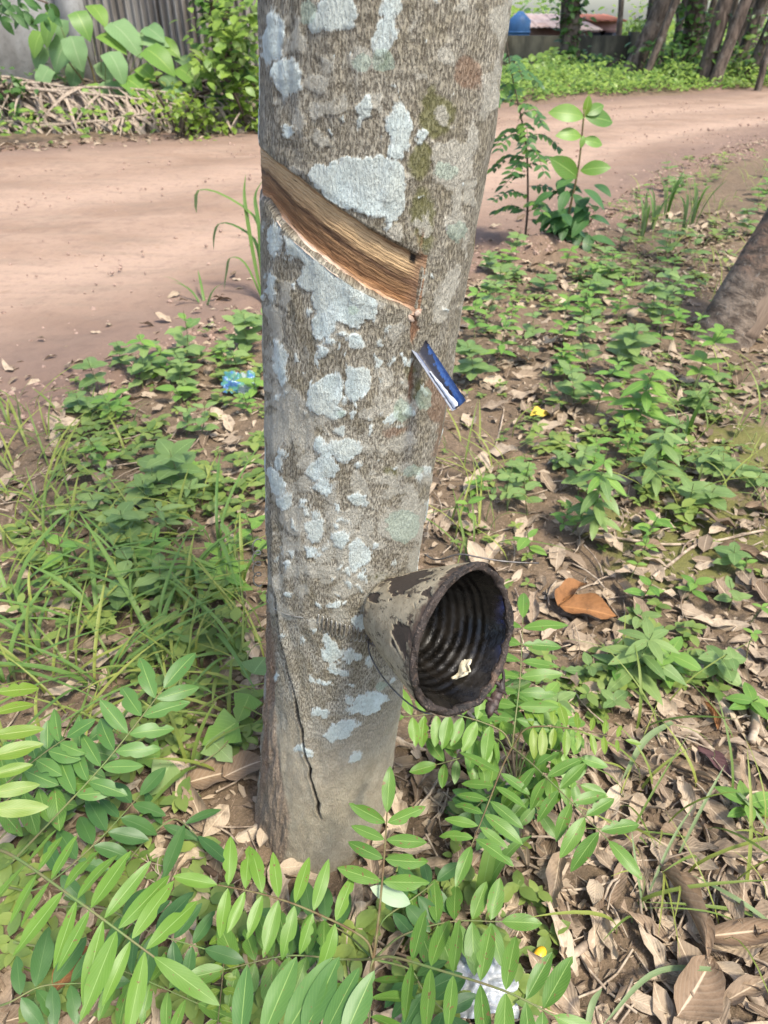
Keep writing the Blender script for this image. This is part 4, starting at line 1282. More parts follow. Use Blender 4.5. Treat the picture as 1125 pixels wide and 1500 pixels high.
# --- shrub under and behind the cup
br = G(765, 1225)
p3 = thing('leafy_shrub', br, 'leafy shrub right of the trunk with bright fronds below and behind the cup', 'shrub', 'pinnate shrubs in front of the trunk')
st = catmull([br, gp(757, 1170, 0.08), gp(750, 1095, 0.17)], 14)
mb = MB(); mb.tube(st, np.linspace(0.0038, 0.002, 14), 6); put('stem', mb.mesh('stem'), p3, None, M['stem_dark'])
top = st[-1]
frond(p3, [(735, 1125, .19), (712, 1185, .19), (690, 1240, .19)], 6, 60, 62, 82, 82, .32, 'leaf_green', t0=0.0, join=top, stem_mat='stem')
frond(p3, [(778, 1118, .19), (830, 1168, .20), (892, 1232, .20)], 6, 60, 66, 80, 80, .32, 'leaf_green', t0=0.0, join=top)
frond(p3, [(754, 1060, .20), (762, 990, .23), (766, 905, .25)], 7, 58, 62, 84, 84, .30, 'leaf_green', t0=0.0, join=top)
frond(p3, [(775, 1066, .20), (840, 1068, .20), (916, 1084, .20)], 8, 46, 24, 92, 86, .34, 'leaf_bright_yellow', t0=0.0, join=top, stem_mat='stem')
frond(p3, [(730, 1068, .19), (660, 1046, .20), (592, 1050, .20)], 7, 50, 46, 86, 84, .38, 'leaf_yellow', t0=0.05, join=top)
for k, (x0, y0, x1, y1, h_, mt) in enumerate([(775, 1100, 850, 1110, .15, 'herb_fresh'), (730, 1110, 640, 1120, .12, 'leaf_green'), (745, 1140, 790, 1190, .10, 'leaf_green'), (770, 1130, 850, 1150, .12, 'leaf_green'),
                                             (735, 1090, 690, 1085, .15, 'herb_fresh'), (760, 1080, 800, 1020, .15, 'herb_fresh'), (770, 1085, 830, 1060, .13, 'leaf_green'), (735, 1160, 690, 1190, .07, 'leaf_dark'), (760, 1160, 720, 1210, .06, 'leaf_dark'), (745, 1050, 730, 990, .14, 'leaf_green')]):
    frond(p3, [(x0, y0, h_), ((x0 + x1) / 2, (y0 + y1) / 2 - 6, h_ + .02), (x1, y1, h_ + .015)], 5, 46, 42, 80, 78, .44, mt, t0=0.0, join=st[8])

# ------------------------------------------------------------------ scattered vegetation
def scatter(name, geo, mats4, mat, rnd=None):
    V, q, uv = geo
    A = np.array(mats4)                                   # (N,4,4)
    n = len(A)
    P = np.einsum('nij,vj->nvi', A[:, :3, :3], V) + A[:, None, :3, 3]
    Fq = (q[None] + (np.arange(n) * len(V))[:, None, None]).reshape(-1, q.shape[1])
    r_ = np.repeat(rng.random(n) if rnd is None else rnd, len(V))
    me = fast_mesh(name, P.reshape(-1, 3), Fq, np.tile(uv, (n, 1)), {'rnd': r_})
    me.materials.append(mat)
    return put(name, me)

def m4(m):
    return [list(r) for r in m]

HERB_L = [leaf_mesh('leaf', M['herb'], n=7, W=0.52 + 0.05 * (k % 3), fold=0.2, droop=0.12 + 0.06 * (k % 3), p0=0.78, p1=0.8, seed=k, wave=0.08, cols=1, bite=None if k % 3 else [(1, 0.5, 0.4, 0.1)]) for k in range(5)]
HERB_F = [leaf_mesh('leaf', M['herb_fresh'], n=7, W=0.36 + 0.04 * k, fold=0.15, droop=0.2, p0=0.8, p1=0.8, seed=k, cols=1) for k in range(4)]
LANCE = [leaf_mesh('leaf', M['herb'], n=8, W=0.30, fold=0.15, droop=0.25, p0=0.85, p1=0.8, seed=k, cols=1) for k in range(3)]
LANCE_F = [leaf_mesh('leaf', M['herb_fresh'], n=8, W=0.32, fold=0.15, droop=0.25, p0=0.85, p1=0.8, seed=k, cols=1) for k in range(3)]

def herb(loc, h, nodes, ll, Ls, label, group, name='weed', tilt=0.25, whorl=2, el=0.25, top_fresh=None, stem_r=0.0012, cat='weed'):
    loc = Vector(loc)
    o = thing(name, loc, label, cat, group)
    a = random.uniform(0, 6.28)
    topp = loc + Vector((math.cos(a) * tilt * h, math.sin(a) * tilt * h, h))
    cc = catmull([loc - Vector((0, 0, 0.004)), loc.lerp(topp, 0.5) + Vector((random.uniform(-.08, .08) * h, random.uniform(-.08, .08) * h, 0)), topp], 8)
    mb = MB(); mb.tube(cc, np.linspace(stem_r * 1.3, stem_r * 0.7, 8), 4, cap=False)
    put('stem', mb.mesh('stem'), o, None, M['stem_green'])
    az = random.uniform(0, 6.28)
    for i in range(nodes):
        f = 0.25 + 0.75 * (i + 0.5) / nodes if nodes > 1 else 1
        P = Vector(cc[min(7, int(f * 7.01))])
        for k in range(whorl):
            aa = az + k * 2 * math.pi / whorl + random.uniform(-.25, .25)
            d = Vector((math.cos(aa), math.sin(aa), el + random.uniform(-.2, .25)))
            s_ = ll * random.uniform(0.75, 1.15) * (1.0 if f < 0.85 else 0.75)
            src = top_fresh if (top_fresh and f > 0.8) else Ls
            put('leaf', random.choice(src), o, basis(P, d, Vector((0, 0, 1)) + (CAM - P).normalized() * 0.3, s_, s_, s_))
        az += math.pi / 2 if whorl == 2 else 0.9
    return o

# distinct herbs the photo shows
herb(G(870, 790), 0.25, 7, 0.070, LANCE, 'tall weed with drooping narrow leaves on the soil right of the spout', None, tilt=0.05, whorl=4, el=-0.1, top_fresh=LANCE_F)
herb(G(935, 640), 0.22, 5, 0.095, LANCE_F, 'broad-leaved bright green weed left of the leaning second trunk', None, tilt=0.1, whorl=4, el=0.05)
herb(G(960, 720), 0.20, 4, 0.075, LANCE, 'weed with a whorl of narrow leaves beside the tall drooping weed', None, tilt=0.1, whorl=5, el=0.1)
herb(G(905, 560), 0.2, 5, 0.08, HERB_L, 'bushy dark green weed in the middle of the right hand weeds', None, tilt=0.1, whorl=4)
herb(G(840, 600), 0.14, 3, 0.08, HERB_L, 'low pale green weed just right of the trunk above the tall weed', None, whorl=3)
herb(G(690, 560), 0.15, 4, 0.085, HERB_L, 'dark leafy weed beside the trunk right behind the blue spout', None, whorl=4)
herb(G(235, 560), 0.17, 4, 0.085, HERB_L, 'small weed with drooping leaves on the red road edge', None, whorl=3, el=0.0, top_fresh=HERB_F)
herb(G(270, 540), 0.22, 4, 0.085, HERB_L, 'taller weed with bright top leaves on the road edge left of the trunk', None, whorl=2, top_fresh=HERB_F)
herb(G(280, 720), 0.13, 3, 0.10, HERB_L, 'weed with big pale oval leaves left of the trunk', None, whorl=4, el=0.35)
herb(G(195, 800), 0.12, 4, 0.07, HERB_L, 'weed with clustered narrow leaves at the edge of the left grass', None, whorl=4, el=0.35)
herb(G(365, 520), 0.14, 4, 0.08, HERB_L, 'green weed on the soil mound touching the left edge of the trunk', None, whorl=4)
herb(G(915, 1000), 0.12, 3, 0.085, LANCE, 'dark narrow-leaved weed among the dry leaves right of the cup', None, whorl=6, el=0.15)
herb(G(970, 1000), 0.08, 2, 0.06, HERB_F, 'small yellow-green weed in the litter far right of the cup', None, whorl=4)
herb(G(1040, 985), 0.07, 2, 0.05, HERB_L, 'tiny two-storey weed near the curved dead root', None, whorl=4)
herb(G(1095, 1200), 0.06, 2, 0.05, HERB_F, 'tiny fresh weed at the right edge of the litter', None, whorl=3)

def wherb(p, h, nodes, ll, Ls, where_, group, whorl=3):
    kind = 'narrow fresh' if Ls is LANCE_F else 'narrow' if Ls is LANCE else 'fresh green' if Ls is HERB_F else 'oval-leaved'
    lab = ('tall ' if h > .15 else 'low ' if h < .08 else 'small ') + kind + ' weed, leaves in ' + {2: 'pairs', 3: 'threes', 4: 'fours'}[whorl] + ', ' + where_
    return herb(p, h, nodes, ll, Ls, lab, group, whorl=whorl)

def region(n, x0, y0, x1, y1, keep=None):
    out = []
    a, b = gp(x0, y0), gp(x1, y1)
    tries = 0
    while len(out) < n and tries < n * 40:
        tries += 1
        px, py = random.uniform(x0, x1), random.uniform(y0, y1)
        p = gp(px, py)
        # even over the ground, not over the picture
        zmax = depth(gp((x0 + x1) / 2, y0))
        if random.random() > (depth(p) / zmax) ** 1.5:
            continue
        if math.hypot(p.x - base0.x, p.y - AX_Y) < 0.16 or road_in(p.x, p.y) > -0.02:
            continue
        if math.hypot(px - 850, py - 890) < 75:
            continue
        if keep and not keep(px, py, p):
            continue
        out.append(Vector((p.x, p.y, gz(p.x, p.y))))
    return out

for p in region(24, 660, 420, 1030, 640):
    wherb(p, random.uniform(.10, .24), random.choice((3, 4)), random.uniform(.045, .075), random.choice((HERB_L, HERB_F, HERB_F, LANCE_F)), spot(p), 'weeds right of the trunk', whorl=random.choice((2, 3, 4)))
for p in region(24, 650, 630, 1000, 830):
    wherb(p, random.uniform(.05, .15), random.choice((2, 3)), random.uniform(.03, .055), random.choice((HERB_L, HERB_F)), spot(p), 'weeds above the cup', whorl=random.choice((2, 3, 4)))
for p in region(16, 790, 830, 1110, 1080):
    wherb(p, random.uniform(.03, .09), random.choice((1, 2)), random.uniform(.03, .05), random.choice((HERB_L, HERB_F)), spot(p), 'weeds in the litter', whorl=random.choice((2, 3, 4)))
for p in region(12, 985, 560, 1120, 760):
    wherb(p, random.uniform(.05, .1), 2, random.uniform(.04, .06), HERB_L, spot(p), 'weeds below the second trunk', whorl=4)
for p in region(26, 110, 470, 385, 700):
    wherb(p, random.uniform(.05, .13), random.choice((2, 3)), random.uniform(.04, .075), random.choice((HERB_L, HERB_L, HERB_F)), spot(p), 'weeds at the near road edge', whorl=random.choice((2, 3, 4)))
for p in region(26, 100, 690, 385, 900):
    wherb(p, random.uniform(.06, .13), random.choice((2, 3)), random.uniform(.04, .07), random.choice((HERB_L, LANCE, HERB_F)), spot(p), 'weeds in the left grass', whorl=random.choice((2, 3, 4)))
for p in region(14, 880, 240, 1125, 430):
    wherb(p, random.uniform(.1, .22), random.choice((3, 4)), random.uniform(.05, .09), random.choice((HERB_L, HERB_F)), spot(p), 'weeds on the right verge', whorl=random.choice((2, 3)))
for p in region(14, 700, 385, 890, 450):
    wherb(p, random.uniform(.06, .16), random.choice((2, 3)), random.uniform(.06, .09), random.choice((HERB_L, HERB_L, HERB_F)), spot(p), 'weeds under the saplings', whorl=random.choice((2, 3, 4)))

# ground cover: what nobody could count
GC = leaf_geo(n=5, W=0.55, fold=0.2, droop=0.15, cols=1)
mm = []
def cover(n, x0, y0, x1, y1, s0, s1, hmax=0.06, keep=None):
    for p in region(n, x0, y0, x1, y1, keep):
        k = random.choice((3, 4, 5, 6))
        a0_ = random.uniform(0, 6.28); h_ = random.uniform(0.008, hmax)
        for j in range(k):
            a = a0_ + j * 6.28 / k + random.uniform(-.3, .3)
            s_ = random.uniform(s0, s1)
            mm.append(m4(basis(p + Vector((0, 0, h_ * random.uniform(.5, 1))), (math.cos(a), math.sin(a), random.uniform(-.1, .5)), (0, 0, 1), s_, s_, s_)))
cl = lambda px, py, p: fbm(p.x * 4, p.y * 4, 3, 77) > 0.47
cover(60, 650, 400, 1125, 700, .022, .045, .07, cl)
cover(60, 640, 640, 1060, 860, .02, .045, .05, cl)
cover(60, 780, 820, 1110, 1080, .018, .035, .04, cl)
cover(80, 90, 470, 390, 760, .022, .05, .06, cl)
cover(80, 20, 700, 390, 980, .02, .045, .08)
cover(80, 840, 220, 1125, 420, .03, .06, .10, cl)
cover(30, 700, 390, 900, 470, .025, .05, .08)
cover(170, 650, 420, 1125, 860, .011, .026, .035)
cover(120, 100, 480, 390, 900, .011, .026, .035)
cover(60, 580, 1180, 800, 1500, .015, .035, .05)
cover(110, 0, 1130, 560, 1500, .018, .038, .05)
cover(40, 200, 950, 390, 1130, .02, .04, .06)
tag(scatter('ground_cover', GC, mm, M['herb_stuff']), 'low green seedlings and creepers spread over the soil', 'ground cover', kind='stuff')

# grass
def blade_pts(p, h, lean, az, n=8, curve=1.0):
    out = []
    for i in range(n):
        f = i / (n - 1)
        out.append((p.x + math.cos(az) * lean * f ** (1 + curve), p.y + math.sin(az) * lean * f ** (1 + curve), p.z + h * (f - 0.45 * curve * f ** 2.4)))
    return np.array(out)

def blade_geo(pts, w):
    n = len(pts)
    T = np.gradient(pts, axis=0); T /= np.linalg.norm(T, axis=1)[:, None]
    side = np.cross(T, np.array([0, 0, 1.0])); side /= np.linalg.norm(side, axis=1)[:, None] + 1e-9
    nn = np.cross(side, T)
    prof = np.array([0.6, 0.9, 1, 1, 0.95, 0.8, 0.5, 0.05])
    prof = np.interp(np.linspace(0, 1, n), np.linspace(0, 1, 8), prof)[:, None] * w * 0.5
    V = np.concatenate([pts - side * prof + nn * prof * 0.35, pts, pts + side * prof + nn * prof * 0.35], 1).reshape(-1, 3)
    q = [(i * 3 + j, i * 3 + j + 1, i * 3 + j + 4, i * 3 + j + 3) for i in range(n - 1) for j in range(2)]
    uv = [(0.5 * j, i / (n - 1)) for i in range(n) for j in range(3)]
    return V, np.array(q), np.array(uv)

def grass_stuff(name, spots, hr, wr_, label):
    Vs, Qs, Us, Rs, n = [], [], [], [], 0
    for p in spots:
        V, q, uv = blade_geo(blade_pts(p, random.uniform(*hr), random.uniform(0.3, 1.1) * hr[1], random.uniform(0, 6.28), curve=random.uniform(.3, 1.1)), random.uniform(*wr_))
        Vs.append(V); Qs.append(q + n); Us.append(uv); Rs.append(np.full(len(V), random.random())); n += len(V)
    me = fast_mesh(name, np.concatenate(Vs), np.concatenate(Qs), np.concatenate(Us), {'rnd': np.concatenate(Rs)})
    me.materials.append(M['grass_stuff'])
    return tag(put(name, me), label, 'grass', kind='stuff')

sp = region(200, -60, 720, 388, 1010, lambda px, py, p: fbm(p.x * 3, p.y * 3, 2, 5) > 0.36) + region(80, 0, 980, 390, 1150) + region(50, 0, 600, 200, 740)
grass_stuff('grass', sp, (0.07, 0.17), (0.003, 0.008), 'tangle of green grass left of the trunk')
sp = region(170, 880, 240, 1125, 440) + region(70, 940, 540, 1125, 760) + region(50, 900, 1000, 1125, 1420) + region(40, 640, 640, 760, 830)
grass_stuff('grass', sp, (0.07, 0.2), (0.002, 0.006), 'sparse thin grass on the right hand soil and verge')

def tuft(loc, n, hr, wr_, label, group, mat='grass', spread=0.02, name='grass_tuft', lean=(0.3, 0.9), az=None):
    loc = Vector(loc)
    o = thing(name, loc, label, 'grass tuft', group)
    for k in range(n):
        a = random.uniform(0, 6.28) if az is None else az + random.uniform(-.7, .7)
        p = loc + Vector((math.cos(a) * random.random() * spread, math.sin(a) * random.random() * spread, -0.004))
        h_ = random.uniform(*hr)
        V, q, uv = blade_geo(blade_pts(p, h_, random.uniform(*lean) * h_, a, 10, random.uniform(.4, 1.2)), random.uniform(*wr_))
        me = fast_mesh('blade', V, q, uv)
        put('blade', me, o, None, M[mat])
    return o

for (px, py) in ((60, 960), (150, 930), (230, 950), (310, 930), (100, 860), (200, 860), (280, 860), (350, 860), (20, 900), (350, 970), (150, 1010), (10, 1000), (250, 1010), (320, 800)):
    nb = random.choice((4, 5, 6, 7))
    tuft(G(px, py), nb, (.12, .23), (.005, .011), 'clump of ' + {4: 'four', 5: 'five', 6: 'six', 7: 'seven'}[nb] + ' broad grass blades ' + where(px, py), 'grass clumps left of the trunk', lean=(.7, 1.5))
ga = G(382, 442)
gth = thing('grass_tuft', ga, 'tall arching grass plant on the road edge against the trunk', 'grass tuft')
for pth_, w_ in ((((386, 440), (384, 360), (372, 318), (325, 286), (292, 279), (287, 300), (288, 312)), .022), (((386, 440), (383, 390), (372, 352), (345, 332), (322, 328), (314, 345), (313, 366)), .020), (((384, 440), (372, 380), (362, 320), (358, 285), (360, 255)), .016), (((386, 440), (380, 340), (374, 290), (386, 262)), .016), (((385, 442), (360, 388), (338, 378), (332, 400), (328, 425)), .014)):
    V, q, uv = blade_geo(catmull([aty(x_, y_, ga.y + .03 * k_) for k_, (x_, y_) in enumerate(pth_)], 16), w_)
    put('blade', fast_mesh('blade', V, q, uv), gth, None, M['grass'])
tuft(G(300, 445), 4, (.2, .32), (.009, .013), 'thin grass plant on the road edge left of the tall arching one', None)
tuft(G(1000, 650), 5, (.12, .22), (.008, .012), 'small upright grass tuft below the leaning second trunk', None, lean=(.1, .4))
for (px, py, rk) in ((955, 335, 'second'), (1015, 330, 'last'), (975, 320, 'third'), (1000, 345, 'fourth'), (940, 345, 'first')):
    tuft(G(px, py), 6, (.25, .42), (.012, .02), rk + ' upright grass tuft from the saplings along the right road edge', 'grass tufts on the right verge', lean=(.1, .35))
M['grass_pale'] = leaf_mat('grass_leaf_pale', (0.14, 0.20, 0.085), (0.20, 0.26, 0.12), rib=(0.25, 0.32, 0.15), veins=0, rough=0.5)
def strap(pxs, w, label, mat='grass_pale'):
    w *= 0.72
    P = [gp(*p) for p in pxs]
    V, q, uv = blade_geo(catmull(P, 14), w)
    me = fast_mesh('grass_leaf', V - np.array(P[0]), q, uv)
    tag(put('grass_leaf', me, None, Matrix.Translation(P[0]), M[mat]), label, 'grass blade')
strap([(985, 1058, .03), (945, 1085, .06), (910, 1145, .02)], .014, 'pale arching grass blade over the litter right of the cup')
strap([(1128, 1352, .02), (1080, 1318, .04), (1015, 1282, .02)], .010, 'grass blade flopped over the dry leaves near the right edge')
strap([(1060, 1420, .015), (960, 1425, .04), (880, 1505, .04)], .009, 'long curved grass blade along the bottom right edge')
strap([(860, 1505, .05), (868, 1470, .06), (882, 1448, .05)], .010, 'short grey-green grass blade at the bottom edge right of the plastic scrap')
strap([(995, 1250, .01), (1030, 1180, .06), (1062, 1120, .09)], .006, 'thin upright grass stalk in the lower right litter')
strap([(945, 1320, .01), (985, 1230, .05), (1020, 1175, .08)], .005, 'second thin grass stalk left of the thin upright one')
strap([(942, 1330, .01), (932, 1270, .05), (925, 1215, .08)], .005, 'short thin grass stalk under the right hand frond tip')
strap([(1125, 1215, .03), (1090, 1170, .05), (1065, 1150, .03)], .008, 'drooping grass blade at the right edge of the litter')
tuft(G(700, 1345), 2, (.24, .26), (.016, .02), 'dark green strap leaf rising right of the bottom shrub', None, mat='grass', az=0.9, lean=(.2, .35), spread=0.004)
tuft(G(60, 760), 5, (.15, .22), (.003, .005), 'wispy pale grass on the dirt at the left edge', None)

# lobed creeper leaves near the foot of the trunk, left
LOBED = [leaf_mesh('leaf', M['herb_fresh' if k % 2 else 'herb'], n=9, W=0.85, fold=0.1, droop=0.15, p0=0.62, p1=1.0, heart=0.8, seed=k, bite=[(1, 0.45, 0.45, 0.07), (-1, 0.45, 0.45, 0.07)], cols=2) for k in range(2)]
vine = thing('creeper', G(300, 1150), 'creeper with lobed heart-shaped leaves left of the trunk foot', 'creeper')
path = [G(370, 1010), gp(360, 1040, .05), gp(330, 1090, .06), gp(290, 1120, .05), gp(240, 1140, .03), G(200, 1200)]
cc = catmull(path, 30); mb = MB(); mb.tube(cc, 0.0012, 5); put('stem', mb.mesh('stem'), vine, None, M['stem_green'])
for (px, py, h_, s_, dx, dy) in ((345, 1060, .07, .062, -.8, -.5), (372, 985, .09, .058, .2, .8), (365, 1020, .07, .05, -.3, -1), (250, 1120, .05, .055, -.4, -.8), (310, 1085, .06, .05, .6, -.5), (232, 1105, .05, .045, -1, 0)):
    p = gp(px, py, h_)
    put('leaf', random.choice(LOBED), vine, basis(p, (dx, dy, -.15), (CAM - p).normalized() + Vector((0, 0, .8)), s_, s_, s_))

# ------------------------------------------------------------------ leaf litter, sticks
DRY = []
for k in range(9):
    DRY.append(leaf_mesh('dry_leaf', M['dry'], n=9, W=0.34 + 0.05 * (k % 4), fold=0.15 + 0.13 * (k % 3), droop=-0.25 + 0.16 * (k % 4), p0=0.82, p1=0.8, seed=k * 3 + 1, wave=0.30, cols=2, curl=(0.35, 1.0, 1.7, 0.6, 0.2)[k % 5], bite=[(1, 0.3 + 0.05 * k, 0.65, 0.08), (-1, 0.75 - 0.04 * k, 0.7, 0.09), (1, 0.85, 0.5, 0.05)] if k % 3 else [(-1, 0.5, 0.9, 0.10)], tipw=(0, .25, 0, .4, 0)[k % 5]))
geoA = [leaf_geo(n=6, W=0.42, fold=0.2, droop=0.2, wave=0.3, cols=1, seed=2), leaf_geo(n=6, W=0.5, fold=0.4, droop=-0.25, wave=0.35, cols=1, seed=5), leaf_geo(n=6, W=0.34, fold=0.65, droop=0.3, wave=0.3, cols=1, seed=8)]

def litter_density(x, y):
    px, py, z = project(np.stack([x, y, 0 * x], -1))
    ri = road_in(x, y)
    fb = fbm(x * 3, y * 3, 2, 12)
    right = 0.35 + 0.65 * smooth(820, 1150, py)
    right = np.where(py < 800, np.where(fb > 0.40, 0.75, 0.30), right)
    left = 0.32 + 0.5 * smooth(1050, 1200, py)
    left = np.where(py < 760, 0.45, left)
    d = np.where(px > 640, right, left)
    d = np.where(ri > -0.25, d * 0.4, d)
    d = np.where((ri > -0.02) & (ri < 0.5), 0.05, d)
    d = np.where(ri >= 0.5, 0, d)
    return np.where((z < 0.15) | (np.hypot(x - base0.x, y - AX_Y) < 0.105), 0, d)

def litter_points(n, x0, x1, y0, y1, r0, r1, lo_):
    X, Y = np.zeros(0), np.zeros(0)
    while len(X) < n:
        x, y = rng.uniform(x0, x1, 40000), rng.uniform(y0, y1, 40000)
        near = smooth(r0, r1, np.hypot(x, y))
        ok = rng.random(40000) < litter_density(x, y) * (lo_ + (1 - lo_) * near)
        X, Y = np.concatenate([X, x[ok]]), np.concatenate([Y, y[ok]])
    X, Y = X[:n], Y[:n]
    return X, Y, ground_z(X, Y)

lx, ly, lz = litter_points(6500, -1.8, 2.9, -0.1, 4.6, 1.9, 0.7, 0.40)
lz = np.where(road_in(lx, ly) > 0.1, np.maximum(lz, 0.012), lz)
pts = list(zip(lx.tolist(), ly.tolist(), lz.tolist()))
big, small = [], [[], [], []]
allp = []
for (x, y, zg_) in pts:
    s_ = random.choice((random.uniform(.03, .055), random.uniform(.045, .08), random.uniform(.06, .10)))
    z = zg_ + random.uniform(0.002, 0.016)
    a = random.uniform(0, 6.28)
    d = (math.cos(a), math.sin(a), random.uniform(-.25, .25))
    n = (random.gauss(0, .30), random.gauss(0, .30), 1 if random.random() < .8 else -1)
    px, py, dz = project(np.array([x, y, z]))
    inside = 0 < px < 1125 and 0 < py < 1500
    allp.append((s_ / dz if inside else 0, x, y, z, d, n, s_, float(px), float(py)))
allp.sort(key=lambda e: -e[0])
for k, (_, x, y, z, d, n, s_, px, py) in enumerate(allp):
    m = basis((x, y, z), d, n, s_, s_, s_)
    if k < 285:
        kd = random.randrange(9); tone = random.random()
        lab = ('large ' if s_ > .085 else 'small ' if s_ < .065 else '') + ('pale' if tone < .35 else 'dark brown' if tone > .7 else 'tan') + (' wavy', ' rolled', ' tightly curled', ' cupped', ' flat')[kd % 5] + ' dry leaf ' + where(px, py)
        o = tag(put('dry_leaf', DRY[kd], None, m), lab, 'dry leaf', 'dry leaves on the ground')
        o.color = (tone, tone, tone, 1)
    else:
        small[k % 3].append(m4(m))
Vs, Qs, Us, Rs, n = [], [], [], [], 0
for g, L in zip(geoA, small):
    V, q, uv = g
    A = np.array(L)
    P = (np.einsum('nij,vj->nvi', A[:, :3, :3], V) + A[:, None, :3, 3]).reshape(-1, 3)
    Vs.append(P); Qs.append((q[None] + (np.arange(len(A)) * len(V))[:, None, None]).reshape(-1, 4) + n)
    Us.append(np.tile(uv, (len(A), 1))); Rs.append(np.repeat(rng.random(len(A)), len(V))); n += len(P)
# crumbled fragments
frag = leaf_geo(n=3, W=0.7, fold=0.4, droop=0.3, cols=1, tipw=0.3)
A = []
for x, y, zg_ in zip(*[v.tolist() for v in litter_points(20000, -1.6, 2.6, -0.1, 4.2, 2.2, 0.7, 0.2)]):
    s_ = random.uniform(.007, .034); a = random.uniform(0, 6.28)
    A.append(m4(basis((x, y, zg_ + random.uniform(.0, .010)), (math.cos(a), math.sin(a), random.uniform(-.5, .5)), (random.gauss(0, .6), random.gauss(0, .6), 1), s_ * random.uniform(.25, 1), s_, s_)))
for _ in range(420):
    x = random.uniform(-5.5, 0.3); y = float(np.interp(x, FE[:, 0], FE[:, 1])) + random.gauss(-.1, .22)
    s_ = random.uniform(.04, .13); a = random.uniform(0, 6.28)
    A.append(m4(basis((x, y, max(gz(x, y), 0.0) + .012), (math.cos(a), math.sin(a), random.uniform(-.3, .3)), (random.gauss(0, .5), random.gauss(0, .5), 1), s_ * .6, s_, s_)))
for _ in range(500):
    x = random.uniform(-1.6, 4.0); y = float(road_edges(np.array([x]))[0][0]) + random.gauss(.0, .18)
    s_ = random.uniform(.02, .06); a = random.uniform(0, 6.28)
    A.append(m4(basis((x, y, max(gz(x, y), 0.0) + .008), (math.cos(a), math.sin(a), random.uniform(-.3, .3)), (random.gauss(0, .5), random.gauss(0, .5), 1), s_ * .5, s_, s_)))
A = np.array(A); V, q, uv = frag
P = (np.einsum('nij,vj->nvi', A[:, :3, :3], V) + A[:, None, :3, 3]).reshape(-1, 3)
Vs.append(P); Qs.append((q[None] + (np.arange(len(A)) * len(V))[:, None, None]).reshape(-1, 4) + n)
Us.append(np.tile(uv, (len(A), 1))); Rs.append(np.repeat(rng.random(len(A)), len(V)))
me = fast_mesh('leaf_litter', np.concatenate(Vs), np.concatenate(Qs), np.concatenate(Us), {'rnd': np.concatenate(Rs)})
me.materials.append(M['dry_stuff'])
for _ in range(0): pass
tag(put('leaf_litter', me), 'crumbled brown leaf litter over the soil', 'leaf litter', kind='stuff')

# clods and stones at the road edge
peb = []
oc = np.array([(1, 0, 0), (-1, 0, 0), (0, 1, 0), (0, -1, 0), (0, 0, 1), (0, 0, -1)], float)
oq = np.array([(0, 2, 4), (2, 1, 4), (1, 3, 4), (3, 0, 4), (2, 0, 5), (1, 2, 5), (3, 1, 5), (0, 3, 5)])
Vs, Qs, n = [], [], 0
for _ in range(7500):
    x = random.uniform(-3.2, 4.6)
    a, b = road_edges(np.array([x])); a, b = float(a[0]), float(b[0])
    y = a + abs(random.gauss(0, 0.40)) - 0.40 if random.random() < 0.62 else random.uniform(a, b)
    s_ = random.choice((.003, .004, .006, .008, .010, .015)) * random.uniform(.7, 1.3)
    z = max(gz(x, y), 0.004 if road_in(x, y) > 0.15 else -1)
    rot = np.array(Matrix.Rotation(random.uniform(0, 6), 3, 'Z') @ Matrix.Rotation(random.uniform(0, 6), 3, 'X'))
    Vs.append((oc * np.array([1, random.uniform(.6, 1), random.uniform(.5, .8)]) * s_ * (0.75 + 0.5 * rng.random((6, 1)))) @ rot.T + np.array([x, y, z])); Qs.append(oq + n); n += 6
me = fast_mesh('gravel', np.concatenate(Vs), np.concatenate(Qs), flat=True)
me.materials.append(simple_mat('clods', (0.34, 0.235, 0.185), (0.23, 0.155, 0.12), 60, 0.95))
tag(put('gravel', me), 'small reddish clods and stones along the dirt road', 'gravel', kind='stuff')

def dryleaf(px, py, s_, az, label, mat, n=(0, 0, 1), k=0, z=0.012, W=0.4, curl=1.2, grp=None):
    me = leaf_mesh('dry_leaf', M[mat], n=11, W=W, fold=0.25, droop=0.2, p0=0.85, p1=0.8, seed=k, wave=0.25, cols=3, curl=curl)
    p = G(px, py)
    tag(put('dry_leaf', me, None, basis(p + Vector((0, 0, z)), (math.cos(az), math.sin(az), 0.12), n, s_, s_, s_)), label, 'dry leaf', grp)

dryleaf(815, 905, 0.12, 0.9, 'orange-brown curled dry leaf standing up beside the cup', 'dry_orange', (-.6, -.3, .8), 1, 0.035, .42, .8)
dryleaf(818, 898, 0.12, -0.25, 'orange-brown dry leaf lying flat below the standing one', 'dry_orange', (.1, -.3, 1), 2, 0.024, .5, .6)
dryleaf(1020, 1100, 0.07, -1.0, 'dark purple dead leaf among pale ones at the right', 'dry_purple', (0, 0, 1), 3, 0.012, .4, .5)
dryleaf(1050, 1075, 0.07, 1.5, 'slim orange-brown dry leaf right of the purple one', 'dry_orange', (0.2, 0, 1), 4, 0.014, .3, 1.4)
dryleaf(1015, 1385, 0.135, 0.05, 'long pale folded dry leaf at the lower right edge', 'dry', (0, -.4, 1), 5, 0.02, .34, 1.3)
dryleaf(960, 1290, 0.12, -1.2, 'twisted upright grey dry leaf in the lower right litter', 'dry', (.7, -.3, .6), 6, 0.03, .42, 1.6)
dryleaf(1050, 805, 0.11, -0.5, 'large pale curled dry leaf on the mossy soil at right', 'dry', (0, -.2, 1), 7, 0.015, .36, 1.2)
dryleaf(925, 815, 0.09, 0.1, 'pale dry leaf on the bare soil above the orange leaf', 'dry', (0, 0, 1), 8, 0.012, .45, .8)
dryleaf(1090, 745, 0.10, -0.5, 'pale dry leaf at the right edge above the mossy soil', 'dry', (0, -.1, 1), 9, 0.012, .45, .8)
